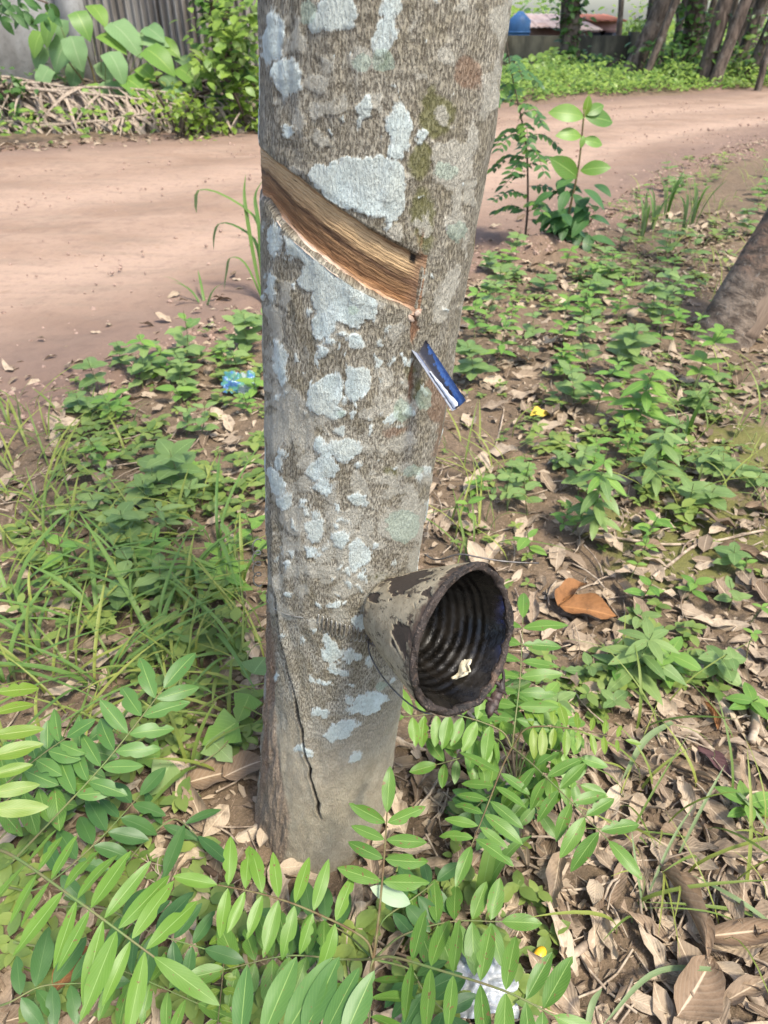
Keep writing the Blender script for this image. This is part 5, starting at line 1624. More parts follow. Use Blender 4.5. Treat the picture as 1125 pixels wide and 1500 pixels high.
dryleaf(985, 1500, 0.10, 0.7, 'ragged pale dry leaf at the bottom edge right of the centre', 'dry', (.2, -.3, 1), 10, 0.02, .62, .5)
dryleaf(775, 618, 0.07, 0.2, 'yellow fallen leaf on the soil right of the spout', 'leaf_fallen_yellow', (0, -.2, 1), 11, 0.02, .6, .4)
dryleaf(95, 1480, 0.06, 1.2, 'orange dead leaf under the lower left shrub', 'dry_orange', (0, -.4, 1), 12, 0.05, .5, .6)
dryleaf(275, 1160, 0.085, 0.3, 'pale broad dry leaf left of the trunk foot', 'dry', (0, -.2, 1), 13, 0.02, .6, .5)
dryleaf(330, 1155, 0.075, 0.5, 'pale dry leaf touching the left side of the trunk foot', 'dry', (0, -.2, 1), 14, 0.02, .6, .4)
dryleaf(655, 1135, 0.085, 1.0, 'pale dry leaf between the trunk foot and the right shrub', 'dry', (0, -.2, 1), 15, 0.02, .55, .6)

def stick(pxs, r0, r1, label, mat='twig', lift=0.006, grp=None, cat='stick', seed=0):
    P = [G(px, py) + Vector((0, 0, lift)) for px, py in pxs]
    o0 = P[0]
    cc = catmull(P, 22)
    cc[:, 2] += 0.003 * np.sin(np.linspace(0, 9, 22) + seed)
    mb = MB(); mb.tube(cc - np.array(o0), np.linspace(r0, r1, 22), 7, rough=0.5, seed=seed)
    tag(put('stick', mb.mesh('stick'), None, Matrix.Translation(o0), M[mat]), label, cat, grp)

stick([(1050, 960), (1085, 1000), (1105, 1050), (1100, 1090)], .009, .007, 'thick curved dead root at the right of the litter', 'twig')
stick([(985, 985), (1040, 985), (1085, 1010), (1125, 1030)], .006, .004, 'long grey dead branch running to the right edge', 'twig', seed=1)
stick([(970, 1045), (1010, 1075), (1045, 1100)], .006, .005, 'short dry branch below the dark weed', 'twig', seed=2)
stick([(1065, 1300), (1075, 1240), (1088, 1180)], .005, .004, 'straight dry stick lying upright in the lower right litter', 'twig', seed=3)
stick([(800, 1440), (850, 1395), (905, 1355)], .006, .005, 'dry stick slanting up from the bottom plastic scrap', 'twig', seed=4)
stick([(1085, 1435), (1105, 1470), (1140, 1500)], .008, .008, 'thick pale stick at the bottom right corner', 'twig', seed=5)
stick([(870, 785), (960, 798), (1050, 790), (1120, 778)], .004, .003, 'long thin stick across the bare soil above the cup', 'twig', seed=6)
stick([(955, 850), (990, 820), (1025, 795)], .005, .003, 'forked grey twig on the mossy soil', 'twig', seed=7)
stick([(700, 700), (760, 680), (800, 672)], .004, .003, 'brown twig on the soil right of the trunk', 'twig_dark', seed=8)
stick([(725, 660), (735, 620), (738, 600)], .003, .002, 'short pale twig beside the trunk below the spout', 'twig', seed=9)
stick([(270, 1255), (310, 1285), (350, 1300)], .005, .004, 'dark twig on the ground left of the trunk foot', 'twig_dark', seed=10)
stick([(300, 1245), (350, 1270), (372, 1275)], .004, .003, 'thin dark twig touching the trunk foot on the left', 'twig_dark', seed=11)
stick([(290, 690), (330, 695), (372, 685)], .005, .004, 'pale stick beside the trunk among the left weeds', 'twig', seed=12)
stick([(650, 1190), (680, 1150), (700, 1110)], .002, .0015, 'thin straight twig behind the upright sprig', 'twig', seed=13)
Vm = MB()
for x, y, zg_ in zip(*[v.tolist() for v in litter_points(1300, -1.0, 1.7, 0, 2.6, 2.8, 0.6, 0.0)]):
    a = random.uniform(0, 6.28); L_ = random.uniform(.03, .12); z = zg_ + random.uniform(.004, .016)
    c_ = [(x, y, z), (x + math.cos(a) * L_ / 2, y + math.sin(a) * L_ / 2, z + random.uniform(-.004, .008)), (x + math.cos(a + .2) * L_, y + math.sin(a + .2) * L_, z + random.uniform(-.004, .006))]
    Vm.tube(catmull(c_, 4), random.uniform(.0007, .0022), 4, cap=False)
tag(put('twig_litter', Vm.mesh('twig_litter'), mat=M['twig']), 'thin broken twigs strewn through the leaf litter', 'twigs', kind='stuff')

# ------------------------------------------------------------------ litter left by people
def crumple(name, p, sx, sy, amp, mat, label, cat, n=22, seed=0, az=0.0, lift=0.02):
    u = np.linspace(-1, 1, n); U, W = np.meshgrid(u, u)
    Z = amp * (np.abs(fbm(U * 2.2 + seed, W * 2.2, 3, 400 + seed) - 0.5) * 3 + 0.5 * (1 - U * U) * (1 - W * W))
    rag = 1 + 0.35 * (vnoise(np.arctan2(W, U) * 1.5 + 4, U * 0, seed + 2) - 0.5)
    V = np.stack([U * sx * rag + amp * 0.3 * (vnoise(U * 4, W * 4, seed + 1) - .5), W * sy * rag, Z], -1).reshape(-1, 3)
    idx = np.arange(n * n).reshape(n, n)
    q = np.stack([idx[:-1, :-1], idx[:-1, 1:], idx[1:, 1:], idx[1:, :-1]], -1).reshape(-1, 4)
    o = put(name, fast_mesh(name, V, q, uv=np.stack([(U.ravel() + 1) / 2, (W.ravel() + 1) / 2], 1)), None, Matrix.Translation(Vector(p) + Vector((0, 0, lift))) @ Matrix.Rotation(az, 4, 'Z') @ Matrix.Rotation(0.35, 4, 'X'), mat)
    return tag(o, label, cat)

t = NT('printed_wrapper')
g = t.noise(objco(t), 26, 3, 0.5)
c = t.ramp(g, [(0.36, (0.04, 0.09, 0.20)), (0.42, (0.06, 0.14, 0.30)), (0.47, (0.06, 0.20, 0.17)), (0.54, (0.08, 0.19, 0.11)), (0.60, (0.26, 0.30, 0.28))])
M['wrapper'] = t.done(t.bsdf(c, 0.3, 0.5))
crumple('wrapper', G(352, 572), 0.052, 0.042, 0.03, M['wrapper'], 'crumpled blue and green plastic wrapper on the ground left of the trunk', 'wrapper', seed=3)
M['clear_plastic'] = simple_mat('clear_plastic', (0.33, 0.34, 0.35), (0.20, 0.21, 0.22), 130, 0.18, 0.6, 0.6, 0.003)
crumple('plastic_bag', G(706, 1462), 0.034, 0.032, 0.014, M['clear_plastic'], 'crinkled silvery plastic scrap beneath the leaflets at the bottom', 'plastic scrap', seed=6, lift=0.03)
yp = G(787, 1412)
lump('yellow_scrap', yp + Vector((0, 0, 0.02)), 0.0075, simple_mat('yellow_plastic', (0.75, 0.42, 0.02), (0.62, 0.33, 0.02), 40, 0.35, 0.5, 0.1), None, 2, 'small bright yellow scrap beside the bottom plastic', 'plastic scrap', (1.0, 1.6, 0.8), amp=0.15)

# ------------------------------------------------------------------ second tapped trunk, leaning right
t = NT('rough_bark')
co = uvco(t)
b1n = t.noise(t.scaled(co, (3, 26, 1)), 3.2, 5, 0.65, 0.4)
b2n = t.noise(t.scaled(co, (10, 30, 1)), 5, 4, 0.6)
c = t.mix(t.smooth(b1n, 0.38, 0.62), (0.075, 0.055, 0.042), (0.20, 0.155, 0.118))
c = t.mix(t.smooth(b2n, 0.55, 0.72, 0, 0.5), c, (0.25, 0.23, 0.20))
st0 = t.n('SeparateXYZ'); t.l(co, st0.inputs[0])
c = t.mix(t.math('MULTIPLY', t.smooth(t.math('ABSOLUTE', t.math('SUBTRACT', st0.outputs[1], 0.13)), 0.05, 0.02), t.smooth(b1n, 0.42, 0.62, 0, 0.75)), c, (0.17, 0.092, 0.058))
M['rough_bark'] = t.done(t.bsdf(c, 0.9, 0.2, t.bump(t.math('ADD', b1n, t.math('MULTIPLY', b2n, 0.5)), 0.8, 0.012)))
t = NT('old_cut')
co = uvco(t)
b1n = t.noise(t.scaled(co, (6, 3, 1)), 4, 5, 0.6)
c = t.mix(t.smooth(b1n, 0.35, 0.7), (0.225, 0.165, 0.12), (0.15, 0.108, 0.08))
st_ = t.n('SeparateXYZ'); t.l(co, st_.inputs[0])
stain = t.math('MULTIPLY', t.smooth(t.math('ADD', st_.outputs[1], t.math('MULTIPLY', b1n, 0.25)), 0.50, 0.62), t.smooth(t.math('ABSOLUTE', t.math('SUBTRACT', st_.outputs[0], 0.22)), 0.26, 0.12))
c = t.mix(stain, c, (0.055, 0.042, 0.034))
M['old_cut'] = t.done(t.bsdf(c, 0.8, 0.25, t.bump(b1n, 0.4, 0.004)))
b2 = gp(1060, 492)
b2.z = gz(b2.x, b2.y)
t2 = thing('rubber_tree', b2, 'second rubber tree leaning right at the right edge with a smooth tan cut face', 'tree')
lean = Vector((0.40, 0.15, 1.0)).normalized()
pts2 = [b2 + lean * s_ for s_ in np.linspace(-0.06, 3.0, 60)]
r2 = np.interp(np.linspace(-0.06, 3.0, 60), [-0.06, 0.08, 0.4, 3], [0.114, 0.106, 0.10, 0.085])
mb = MB(); mb.tube(pts2, r2, 40, rough=0.10, seed=3); put('trunk', mb.mesh('trunk'), t2, None, M['rough_bark'])
# cut face: a shell 4 mm proud on the camera-right side
A2 = lean.orthogonal().normalized()
fr = Vector((0.25, -0.97, 0)); fr = (fr - lean * fr.dot(lean)).normalized(); sdv = lean.cross(fr)
Vv, q, UV = [], [], []
nu, nv = 26, 40
for i in range(nv):
    s_ = 0.015 + 0.9 * i / (nv - 1)
    rr = float(np.interp(s_, [-0.06, 0.08, 0.4, 3], [0.114, 0.106, 0.10, 0.085])) + 0.009
    for j in range(nu):
        a = -0.25 + 2.2 * j / (nu - 1) - 0.10 * math.sin(s_ * 9)
        edgef = min(1, 5 * min(j, nu - 1 - j) / nu, 6 * i / nv + 0.2)
        rj = rr * 1.0 - 0.012 * (1 - edgef) + 0.003 * (float(vnoise(a * 5, s_ * 14, 8)) - .5) - (0.016 if i == 0 else 0)
        P = b2 + lean * (s_ + 0.02 * float(vnoise(a * 4, 1.0, 6)) * (1 if i == 0 else 0)) + (fr * math.cos(a) + sdv * math.sin(a)) * -1 * -rj
        Vv.append(P); UV.append((j / (nu - 1), i / (nv - 1)))
for i in range(nv - 1):
    for j in range(nu - 1):
        a = i * nu + j
        q.append((a, a + 1, a + nu + 1, a + nu))
put('tapping_panel', fast_mesh('tapping_panel', np.array([tuple(v) for v in Vv]), q, uv=UV), t2, None, M['old_cut'])

# ------------------------------------------------------------------ roadside saplings
SAP = [leaf_mesh('leaf', M['leaf_bright_yellow' if k == 0 else 'herb_fresh'], n=9, W=0.46, fold=0.15, droop=0.2 + 0.1 * k, p0=1.1, p1=0.75, seed=k, cols=2) for k in range(3)]
SAPD = [leaf_mesh('leaf', M['leaf_green'], n=9, W=0.5, fold=0.15, droop=0.3, p0=0.95, p1=0.75, seed=k, cols=2) for k in range(3)]
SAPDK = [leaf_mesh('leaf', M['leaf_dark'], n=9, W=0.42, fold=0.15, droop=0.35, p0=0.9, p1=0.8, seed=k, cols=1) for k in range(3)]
bs = G(822, 366)
s1 = thing('sapling', bs, 'young sapling with large glossy bright leaves at its top beside the road', 'sapling', 'saplings at the near road edge')
ys1 = bs.y
path = [bs, aty(836, 300, ys1), aty(848, 240, ys1), aty(856, 160, ys1)]
cc = catmull(path, 20); mb = MB(); mb.tube(cc, np.linspace(0.007, 0.004, 20), 6); put('stem', mb.mesh('stem'), s1, None, M['stem'])
for (x0, y0, x1, y1, src) in ((856, 172, 865, 140, SAP[:1]), (856, 172, 815, 156, SAP), (857, 172, 905, 172, SAPD), (852, 200, 825, 190, SAP), (855, 198, 852, 215, SAP), (852, 205, 886, 208, SAP), (850, 250, 893, 240, SAPD), (846, 260, 815, 232, SAPD), (858, 168, 888, 150, SAPD)):
    a, b = aty(x0, y0, ys1), aty(x1, y1, ys1 + random.uniform(-.08, .02))
    d = b - a
    put('leaf', random.choice(src), s1, basis(a, d, (CAM - a).normalized() + Vector((random.uniform(-.6, .6), 0, .5)), d.length * 1.05, d.length * 1.05, d.length))
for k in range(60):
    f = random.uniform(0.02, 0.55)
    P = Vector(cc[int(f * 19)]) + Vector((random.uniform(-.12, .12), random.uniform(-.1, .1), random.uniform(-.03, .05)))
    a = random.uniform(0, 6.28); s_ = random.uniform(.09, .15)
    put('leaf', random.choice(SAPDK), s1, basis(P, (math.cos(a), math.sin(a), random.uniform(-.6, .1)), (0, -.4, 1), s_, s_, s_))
bs = G(768, 360)
s2 = thing('sapling', bs, 'slim sapling with feathery dark compound leaves just right of the trunk', 'sapling', 'saplings at the near road edge')
ys2 = bs.y
path = [bs, aty(773, 300, ys2), aty(772, 230, ys2), aty(765, 180, ys2), aty(750, 110, ys2), aty(742, 60, ys2)]
cc = catmull(path, 26); mb = MB(); mb.tube(cc, np.linspace(0.007, 0.002, 26), 6); put('stem', mb.mesh('stem'), s2, None, M['stem_dark'])
SM = [leaf_mesh('leaflet', M['leaf_dark'], n=6, W=0.46, fold=0.2, droop=0.25, cols=1, seed=k) for k in range(2)] + [leaf_mesh('leaflet', M['leaf_green'], n=6, W=0.46, fold=0.2, droop=0.25, cols=1, seed=5)]
for k in range(26):
    f = 0.14 + 0.80 * k / 25
    P = Vector(cc[int(f * 25)])
    a = k * 2.4 + random.uniform(-.3, .3)
    L_ = 0.24 * (1 - 0.45 * f)
    d = Vector((math.cos(a), math.sin(a), random.uniform(-.25, .25))).normalized()
    q_ = [P, P + d * L_ * .5 + Vector((0, 0, .01)), P + d * L_ - Vector((0, 0, .05))]
    c2 = catmull(q_, 16)
    mb = MB(); mb.tube(c2, 0.0013, 4, cap=False)
    fo = put('compound_leaf', mb.mesh('rachis'), s2, None, M['stem_dark'])
    for j in range(2, 16, 2):
        Pj = Vector(c2[j])
        for sd_ in (-1, 1):
            dd_ = d.cross(Vector((0, 0, 1))) * sd_ * 1.0 + d * 0.45 + Vector((0, 0, random.uniform(-.5, .1)))
            s_ = random.uniform(.045, .06)
            put('leaflet', random.choice(SM), fo, basis(Pj, dd_, (random.uniform(-.3, .3), -.5, 1), s_, s_, s_))

# ------------------------------------------------------------------ far side of the road, left
# broad-leaved plant
yb = gp(130, 190).y + 0.35
bb = Vector((gp(130, 190).x, yb, gz(gp(130, 190).x, yb)))
BL = [leaf_mesh('leaf', M['big_leaf'], n=12, W=0.78, fold=0.10, droop=0.30 + 0.12 * k, p0=0.72, p1=0.85, heart=0.5, seed=k, wave=0.06, cols=3) for k in range(3)]
BLF = [leaf_mesh('leaf', M['herb_fresh'], n=12, W=0.75, fold=0.1, droop=0.4, p0=0.72, p1=0.85, heart=0.5, seed=7, cols=3)]
big_ = thing('broad_leaved_plant', bb, 'tall plant with large soft heart-shaped leaves across the road at the left', 'plant')
mb = MB()
for (x1, y1) in ((120, 60), (180, 80), (100, 90)):
    mb.tube(catmull([bb, bb.lerp(aty(x1, y1, yb), 0.5) + Vector((0.05, 0, 0.05)), aty(x1, y1, yb)], 14), np.linspace(0.016, 0.007, 14), 6)
put('stem', mb.mesh('stem'), big_, None, M['stem'])
for (x0, y0, x1, y1, dy) in ((80, 22, 52, 62, -.1), (112, 18, 132, 52, -.1), (105, 55, 118, 100, -.25), (98, 60, 68, 100, -.1), (150, 50, 185, 62, 0), (165, 35, 212, 66, .05), (160, 78, 188, 112, -.2), (215, 72, 258, 95, -.1), (262, 100, 298, 118, 0),
                             (185, 115, 232, 140, -.15), (245, 128, 278, 150, -.1), (72, 100, 50, 128, -.1), (130, 125, 145, 155, -.25), (90, 128, 72, 150, -.1), (110, 150, 100, 176, -.25), (200, 60, 235, 40, .2), (172, 120, 180, 142, -.1), (205, 98, 225, 108, -.05), (225, 146, 240, 162, -.1), (128, 158, 138, 175, -.2), (60, 48, 40, 78, .1), (135, 8, 158, 28, .1), (190, 48, 205, 78, .15), (232, 62, 262, 70, .2), (148, 92, 162, 118, .1), (112, 96, 104, 128, .1), (196, 128, 214, 150, .1), (240, 112, 262, 132, .15), (64, 70, 46, 96, .15), (170, 140, 192, 160, .1), (92, 30, 84, 58, .1), (215, 40, 240, 52, .2), (262, 84, 286, 94, .2), (150, 122, 168, 140, -.1)):
    a = aty(x0, y0, yb + dy); b = aty(x1, y1, yb + dy - 0.16)
    d = b - a
    s_ = d.length * 0.98
    mb = MB()
    put('leaf', random.choice(BL + BLF), big_, basis(a, d, (CAM - a).normalized() * 0.5 + Vector((random.uniform(-.3, .3), 0, .9)), s_, s_, s_))
    mid_ = bb.lerp(a, 0.6)
    mb.tube(catmull([mid_, mid_.lerp(a, .5) + Vector((0, 0, .06)), a], 6), 0.004, 4, cap=False)
    put('leaf_stalk', mb.mesh('leaf_stalk'), big_, None, M['stem_green'])

# heap of dry palm fronds
PALM = simple_mat('dry_palm', (0.36, 0.29, 0.225), (0.17, 0.13, 0.10), 12, 0.85, 0.2, 0.4, stretch=(4, 1, 1))
def strip(n=6, W=0.09, droop=0.35):
    V, q, uv = leaf_geo(n=n, W=W, fold=0.5, droop=droop, p0=0.6, p1=0.6, cols=1)
    me = fast_mesh('leaflet', V, q, uv); me.materials.append(PALM); return me
PS = [strip(6, 0.04 + 0.015 * k, 0.25 + 0.2 * k) for k in range(3)]
fr_l = [((-30, 150), (140, 128), (370, 150), .50), ((-40, 185), (90, 160), (260, 165), .38), ((40, 130), (200, 145), (380, 172), .45), ((-20, 130), (60, 122), (190, 148), .55), ((60, 185), (200, 175), (370, 180), .25), ((-40, 165), (50, 140), (130, 130), .5), ((150, 178), (260, 160), (375, 158), .3), ((-40, 110), (40, 118), (120, 150), .6), ((-60, 190), (20, 178), (120, 185), .22)]
frond_lab = ['topmost dry palm frond arching over the whole heap', 'grey dry palm frond sagging at the left of the heap', 'dry palm frond sloping down behind the broad-leaved plant', 'short dry palm frond on top of the heap at the left', 'low dry palm frond along the road side of the heap', 'dry palm frond rising from the left edge of the heap', 'dry palm frond at the right end of the heap near the trunk', 'dry palm frond drooping from the wall side of the heap', 'lowest dry palm frond at the left corner of the heap']
for k, (a, b, c_, h_) in enumerate(fr_l):
    yd = gp(120, 200).y + 0.10 + h_ * 1.0
    P = [aty(*a, yd - .1), aty(*b, yd), aty(*c_, yd)]
    cc = catmull(P, 34)
    cc[:, 2] = np.maximum(cc[:, 2], 0.06)
    o = thing('dry_palm_frond', cc[0], frond_lab[k], 'palm frond', 'dry palm fronds heaped across the road')
    mb = MB(); mb.tube(cc, np.linspace(0.022, 0.008, 34), 6); put('rachis', mb.mesh('rachis'), o, None, PALM)
    for j in range(1, 34):
        T = Vector(cc[min(33, j + 1)] - cc[j - 1]).normalized()
        for sd_ in (-1, 1):
            d = T * 0.7 + Vector((random.uniform(-.9, .6), -0.75 * sd_ if sd_ > 0 else 0.4, random.uniform(-1.0, 0.1)))
            s_ = random.uniform(.35, .6)
            put('leaflet', random.choice(PS), o, basis(cc[j], d, (random.uniform(-.5, .5), -.7, .7), s_, s_, s_))
# dark heart of the heap: decayed fronds
Vm = MB()
hp = [gp(-60, 190), gp(120, 185), gp(380, 178)]
for k in range(150):
    f = random.random()
    P = hp[0].lerp(hp[2], f) + Vector((0, random.uniform(.25, 1.2), 0))
    h_ = random.uniform(.02, .36)
    L_ = random.uniform(.5, 1.3); a = random.uniform(-.5, .5)
    Vm.tube(catmull([P + Vector((0, 0, h_)), P + Vector((math.cos(a) * L_ / 2, math.sin(a) * L_ / 2 * .4, h_ + .06)), P + Vector((math.cos(a) * L_, math.sin(a) * L_ * .4 - .1, max(.0, h_ - .12)))], 6), random.uniform(.008, .024), 5, cap=False)
tag(put('brushwood', Vm.mesh('brushwood'), mat=simple_mat('decayed_frond', (0.17, 0.13, 0.10), (0.075, 0.055, 0.045), 14, 0.9)), 'decayed frond stalks and brushwood under the dry palm heap', 'brushwood', kind='stuff')

# concrete wall and corrugated sheets behind the heap
t = NT('weathered_wall')
co = objco(t)
g1 = t.noise(t.scaled(co, (1, 1, 0.45)), 2.4, 6, 0.6)
g2 = t.noise(co, 22, 5, 0.65)
c = t.mix(t.smooth(g1, 0.38, 0.66), (0.36, 0.35, 0.335), (0.23, 0.215, 0.20))
c = t.mix(t.smooth(g2, 0.52, 0.72, 0, 0.45), c, (0.15, 0.14, 0.125))
M['wall'] = t.done(t.bsdf(c, 0.9, 0.2, t.bump(g2, 0.5, 0.01)))
t = NT('corrugated_sheet')
co = objco(t)
g1 = t.noise(t.scaled(co, (1, 1, 0.16)), 5, 5, 0.6)
g2 = t.noise(t.scaled(co, (6, 1, 0.5)), 3, 5, 0.65)
c = t.mix(t.smooth(g1, 0.35, 0.65), (0.30, 0.275, 0.25), (0.16, 0.138, 0.12))
c = t.mix(t.smooth(g2, 0.48, 0.66, 0, 0.6), c, (0.085, 0.072, 0.062))
M['sheet'] = t.done(t.bsdf(c, 0.7, 0.3, t.bump(g2, 0.3, 0.006)))
YW = 9.6
def wx(px, y=YW, py=60):
    return aty(px, py, y).x
x0, x1 = wx(-1500), wx(132)
mb = MB(); mb.box(((x0 + x1) / 2, YW + 0.1, 1.05), (x1 - x0, 0.2, 2.3))
for xx in list(np.arange(x0 + 0.2, x1 - 1.0, 2.6)) + [x1 - 0.15]:
    mb.box((xx, YW + 0.06, 1.08), (0.24, 0.31, 2.4))
wl_ = thing('concrete_wall', (x1, YW + 0.1, 0), 'grey weathered concrete wall behind the dry palm heap at the left', 'wall')
put('wall_face', mb.mesh('wall_face'), wl_, None, M['wall'])
fn = thing('corrugated_fence', (wx(134), YW, 0), 'brown-grey corrugated sheet fence between the concrete wall and the creeper-clad tree', 'fence')
xx = wx(134)
for k in range(3):
    wS = 0.80
    n = 64
    X = np.linspace(xx, xx + wS, n)
    Zs = np.linspace(-0.05, 2.3, 8)
    Y = YW + 0.035 * np.sin((X - xx) / wS * 2 * math.pi * 10) + 0.004 * k % 2
    V = np.array([(X[i], Y[i] + 0.012 * math.sin(z * 2 + k), z) for z in Zs for i in range(n)])
    idx = np.arange(8 * n).reshape(8, n)
    q = np.stack([idx[:-1, :-1], idx[:-1, 1:], idx[1:, 1:], idx[1:, :-1]], -1).reshape(-1, 4)
    o = put('sheet', fast_mesh('sheet', V, q), fn, None, M['sheet'])
    sm_ = o.modifiers.new('thick', 'SOLIDIFY'); sm_.thickness = 0.006
    xx += wS - 0.02
mb = MB()
for k in range(2):
    mb2 = MB(); mb2.box((wx(134) + k * 1.7, YW + 0.13, 1.1), (0.09, 0.09, 2.4)); put('post', mb2.mesh('post'), fn, None, M['twig_dark'])

# leaf clumps for far things
FL = leaf_geo(n=4, W=0.6, fold=0.2, droop=0.2, cols=1)
def clump_part(name, parent, centres, n, spread, s0, s1, mat, flat=None):
    L = []
    for k in range(n):
        c_ = random.choice(centres)
        p = Vector(c_) + Vector((random.gauss(0, spread[0]), random.gauss(0, spread[1]), random.gauss(0, spread[2])))
        if p.z < gz(p.x, p.y):
            p.z = gz(p.x, p.y) + random.random() * 0.1
        a = random.uniform(0, 6.28); s_ = random.uniform(s0, s1)
        L.append(m4(basis(p, (math.cos(a), math.sin(a), random.uniform(-.8, .4)), (random.uniform(-.4, .4), random.uniform(-.9, .2), 1), s_, s_, s_)))
    V, q, uv = FL
    A = np.array(L); nn = len(A)
    P = (np.einsum('nij,vj->nvi', A[:, :3, :3], V) + A[:, None, :3, 3]).reshape(-1, 3)
    Fq = (q[None] + (np.arange(nn) * len(V))[:, None, None]).reshape(-1, 4)
    clr = np.clip(rng.random(nn) * 0.7 + 0.3 * vnoise(A[:, 0, 3] * 3, A[:, 2, 3] * 3, 5), 0, 1)
    me = fast_mesh(name, P, Fq, np.tile(uv, (nn, 1)), {'rnd': np.repeat(clr, len(V))})
    me.materials.append(mat)
    return put(name, me, parent)

t = NT('far_bark')
co = geoco(t)
g1 = t.noise(t.scaled(co, (1, 1, 0.3)), 16, 5, 0.65)
g2 = t.noise(co, 5, 4, 0.6)
c = t.mix(t.smooth(g1, 0.36, 0.64), (0.055, 0.041, 0.032), (0.155, 0.118, 0.092))
c = t.mix(t.smooth(g2, 0.55, 0.7, 0, 0.5), c, (0.27, 0.245, 0.21))
M['far_bark'] = t.done(t.bsdf(c, 0.9, 0.2, t.bump(g1, 0.7, 0.02)))

def far_tree(bx0, by0, tx, ty, w, y, label, ivy=0, group='rubber trees beyond the road', top_h=4.5, crown=True, curve=0.0):
    base = aty(bx0, by0, y)
    zg = gz(base.x, y)
    d = aty(tx, ty, y) - base
    d = d / d.z
    b0 = base + d * (zg - base.z)
    o = thing('rubber_tree', b0, label, 'tree', group)
    pts = [b0 + d * h + Vector((curve * math.sin(h * 1.1), 0, 0)) for h in np.linspace(-.1, top_h, 30)]
    r = w / 2 / F * depth(base)
    rad = np.interp(np.linspace(-.1, top_h, 30), [-.1, .25, 1.2, top_h], [r * 1.25, r * 1.08, r, r * .75])
    mb = MB(); mb.tube(pts, rad, 14, rough=0.22, seed=int(bx0)); put('trunk', mb.mesh('trunk'), o, None, M['far_bark'])
    if ivy:
        cs = [b0 + d * h + Vector((random.uniform(-1, 1) * r, -r * random.uniform(.3, 1.0), 0)) for h in np.linspace(.15, 2.2, 26)]
        clump_part('creeper', o, cs, int(ivy * 1.6), (r * .75, r * .4, .10), .10, .20, M['ivy_leaf'])
    if crown:
        tip = Vector(pts[-1])
        cs = [tip + Vector((random.uniform(-1, 1), random.uniform(-1, 1), random.uniform(-.3, 1.2))) for _ in range(10)]
        clump_part('crown', o, cs, 220, (.5, .5, .4), .16, .28, M['far_leaf'])
    return o

lt = far_tree(341, 118, 318, 0, 34, 8.9, 'dark trunk wrapped in creeper left of the big trunk across the road', ivy=180, group=None)
cs = [aty(random.uniform(295, 378), random.uniform(5, 120), 8.4) for _ in range(30)]
clump_part('creeper', lt, cs, 330, (.10, .25, .10), .09, .17, M['verge_leaf'])

ft = [(834, 96, 836, 0, 27, 15.5, 'creeper-covered trunk in front of the low houses', 260), (923, 109, 972, 0, 23, 14.6, 'first bare leaning trunk right of the houses', 0), (945, 113, 987, 0, 10, 14.0, 'thin leaning trunk close behind the first bare one', 0),
      (981, 102, 1004, 0, 10, 16.0, 'thin upright trunk between the thin leaning one and the leafy one', 0), (1008, 106, 1019, 0, 27, 15.0, 'thick trunk dressed in creeper leaves in the row beyond the road', 220), (1030, 117, 1060, 0, 21, 13.8, 'brown leaning trunk right of the leafy thick one', 30),
      (1047, 118, 1093, 0, 16, 13.6, 'pale slim trunk leaning right in the row', 0), (1078, 104, 1112, 10, 15, 15.4, 'trunk near the right edge leaning over the pale slim one', 40), (1097, 117, 1128, 40, 19, 14.2, 'dark thick trunk at the right end of the row', 60), (1111, 126, 1127, 70, 9, 13.2, 'thin pale trunk at the far right corner', 0),
      (1060, 100, 1076, 0, 9, 18.0, 'thin background trunk behind the pale slim one', 0), (900, 100, 908, 0, 8, 19.0, 'thin background trunk right beside the pink house', 0), (965, 96, 982, 0, 8, 19.5, 'thin background trunk behind the first bare one', 0), (1020, 98, 1045, 0, 9, 19.0, 'thin background trunk between the leafy thick one and the brown leaning one', 0), (1066, 108, 1100, 0, 14, 16.4, 'dark trunk crossing behind the pale slim one', 30), (1088, 104, 1122, 6, 12, 17.2, 'slender trunk before the dark right end trunk', 0), (940, 100, 955, 0, 12, 17.8, 'shaded trunk peeping out behind the thin leaning one', 40), (998, 100, 990, 0, 8, 20.0, 'thin background trunk leaning left behind the leafy thick one', 0)]
for k, (a, b, c_, d_, w, y, lab, iv) in enumerate(ft):
    far_tree(a, b, c_, d_, w, y, lab, ivy=iv, curve=0.02 * (k % 3))

# verge beyond the road
VG = leaf_geo(n=4, W=0.45, fold=0.2, droop=0.2, cols=1)
mm = []
for _ in range(9500):
    px = random.uniform(690, 1180); 
    x = random.uniform(0.4, 8.5)
    fe = float(np.interp(x, FE[:, 0], FE[:, 1]))
    y = fe + abs(random.gauss(0, 1.4)) + 0.1 + 0.25 * random.random()
    hmax = 0.04 + 0.30 * float(vnoise(x * 2.3 + 3, y * 2.3, 19)) ** 2 + 0.14 * float(smooth(0.1, 1.6, y - fe)) * float(vnoise(x * 1.4, y * 1.4, 15) + .3)
    a = random.uniform(0, 6.28); s_ = random.choice((random.uniform(.04, .09), random.uniform(.05, .13)))
    mm.append(m4(basis((x, y, gz(x, y) + random.random() * hmax), (math.cos(a), math.sin(a), random.uniform(-.1, 1.2)), (random.uniform(-.4, .4), -.6, 1), s_, s_, s_)))
for _ in range(1500):
    x = random.uniform(-5.5, 0.4)
    fe = float(np.interp(x, FE[:, 0], FE[:, 1]))
    y = fe + abs(random.gauss(0, .9)) + 0.05
    if x < -1.3 and random.random() < .55: continue
    a = random.uniform(0, 6.28); s_ = random.uniform(.05, .12)
    mm.append(m4(basis((x, y, gz(x, y) + random.random() * .25), (math.cos(a), math.sin(a), random.uniform(-.1, 1.0)), (random.uniform(-.4, .4), -.6, 1), s_, s_, s_)))
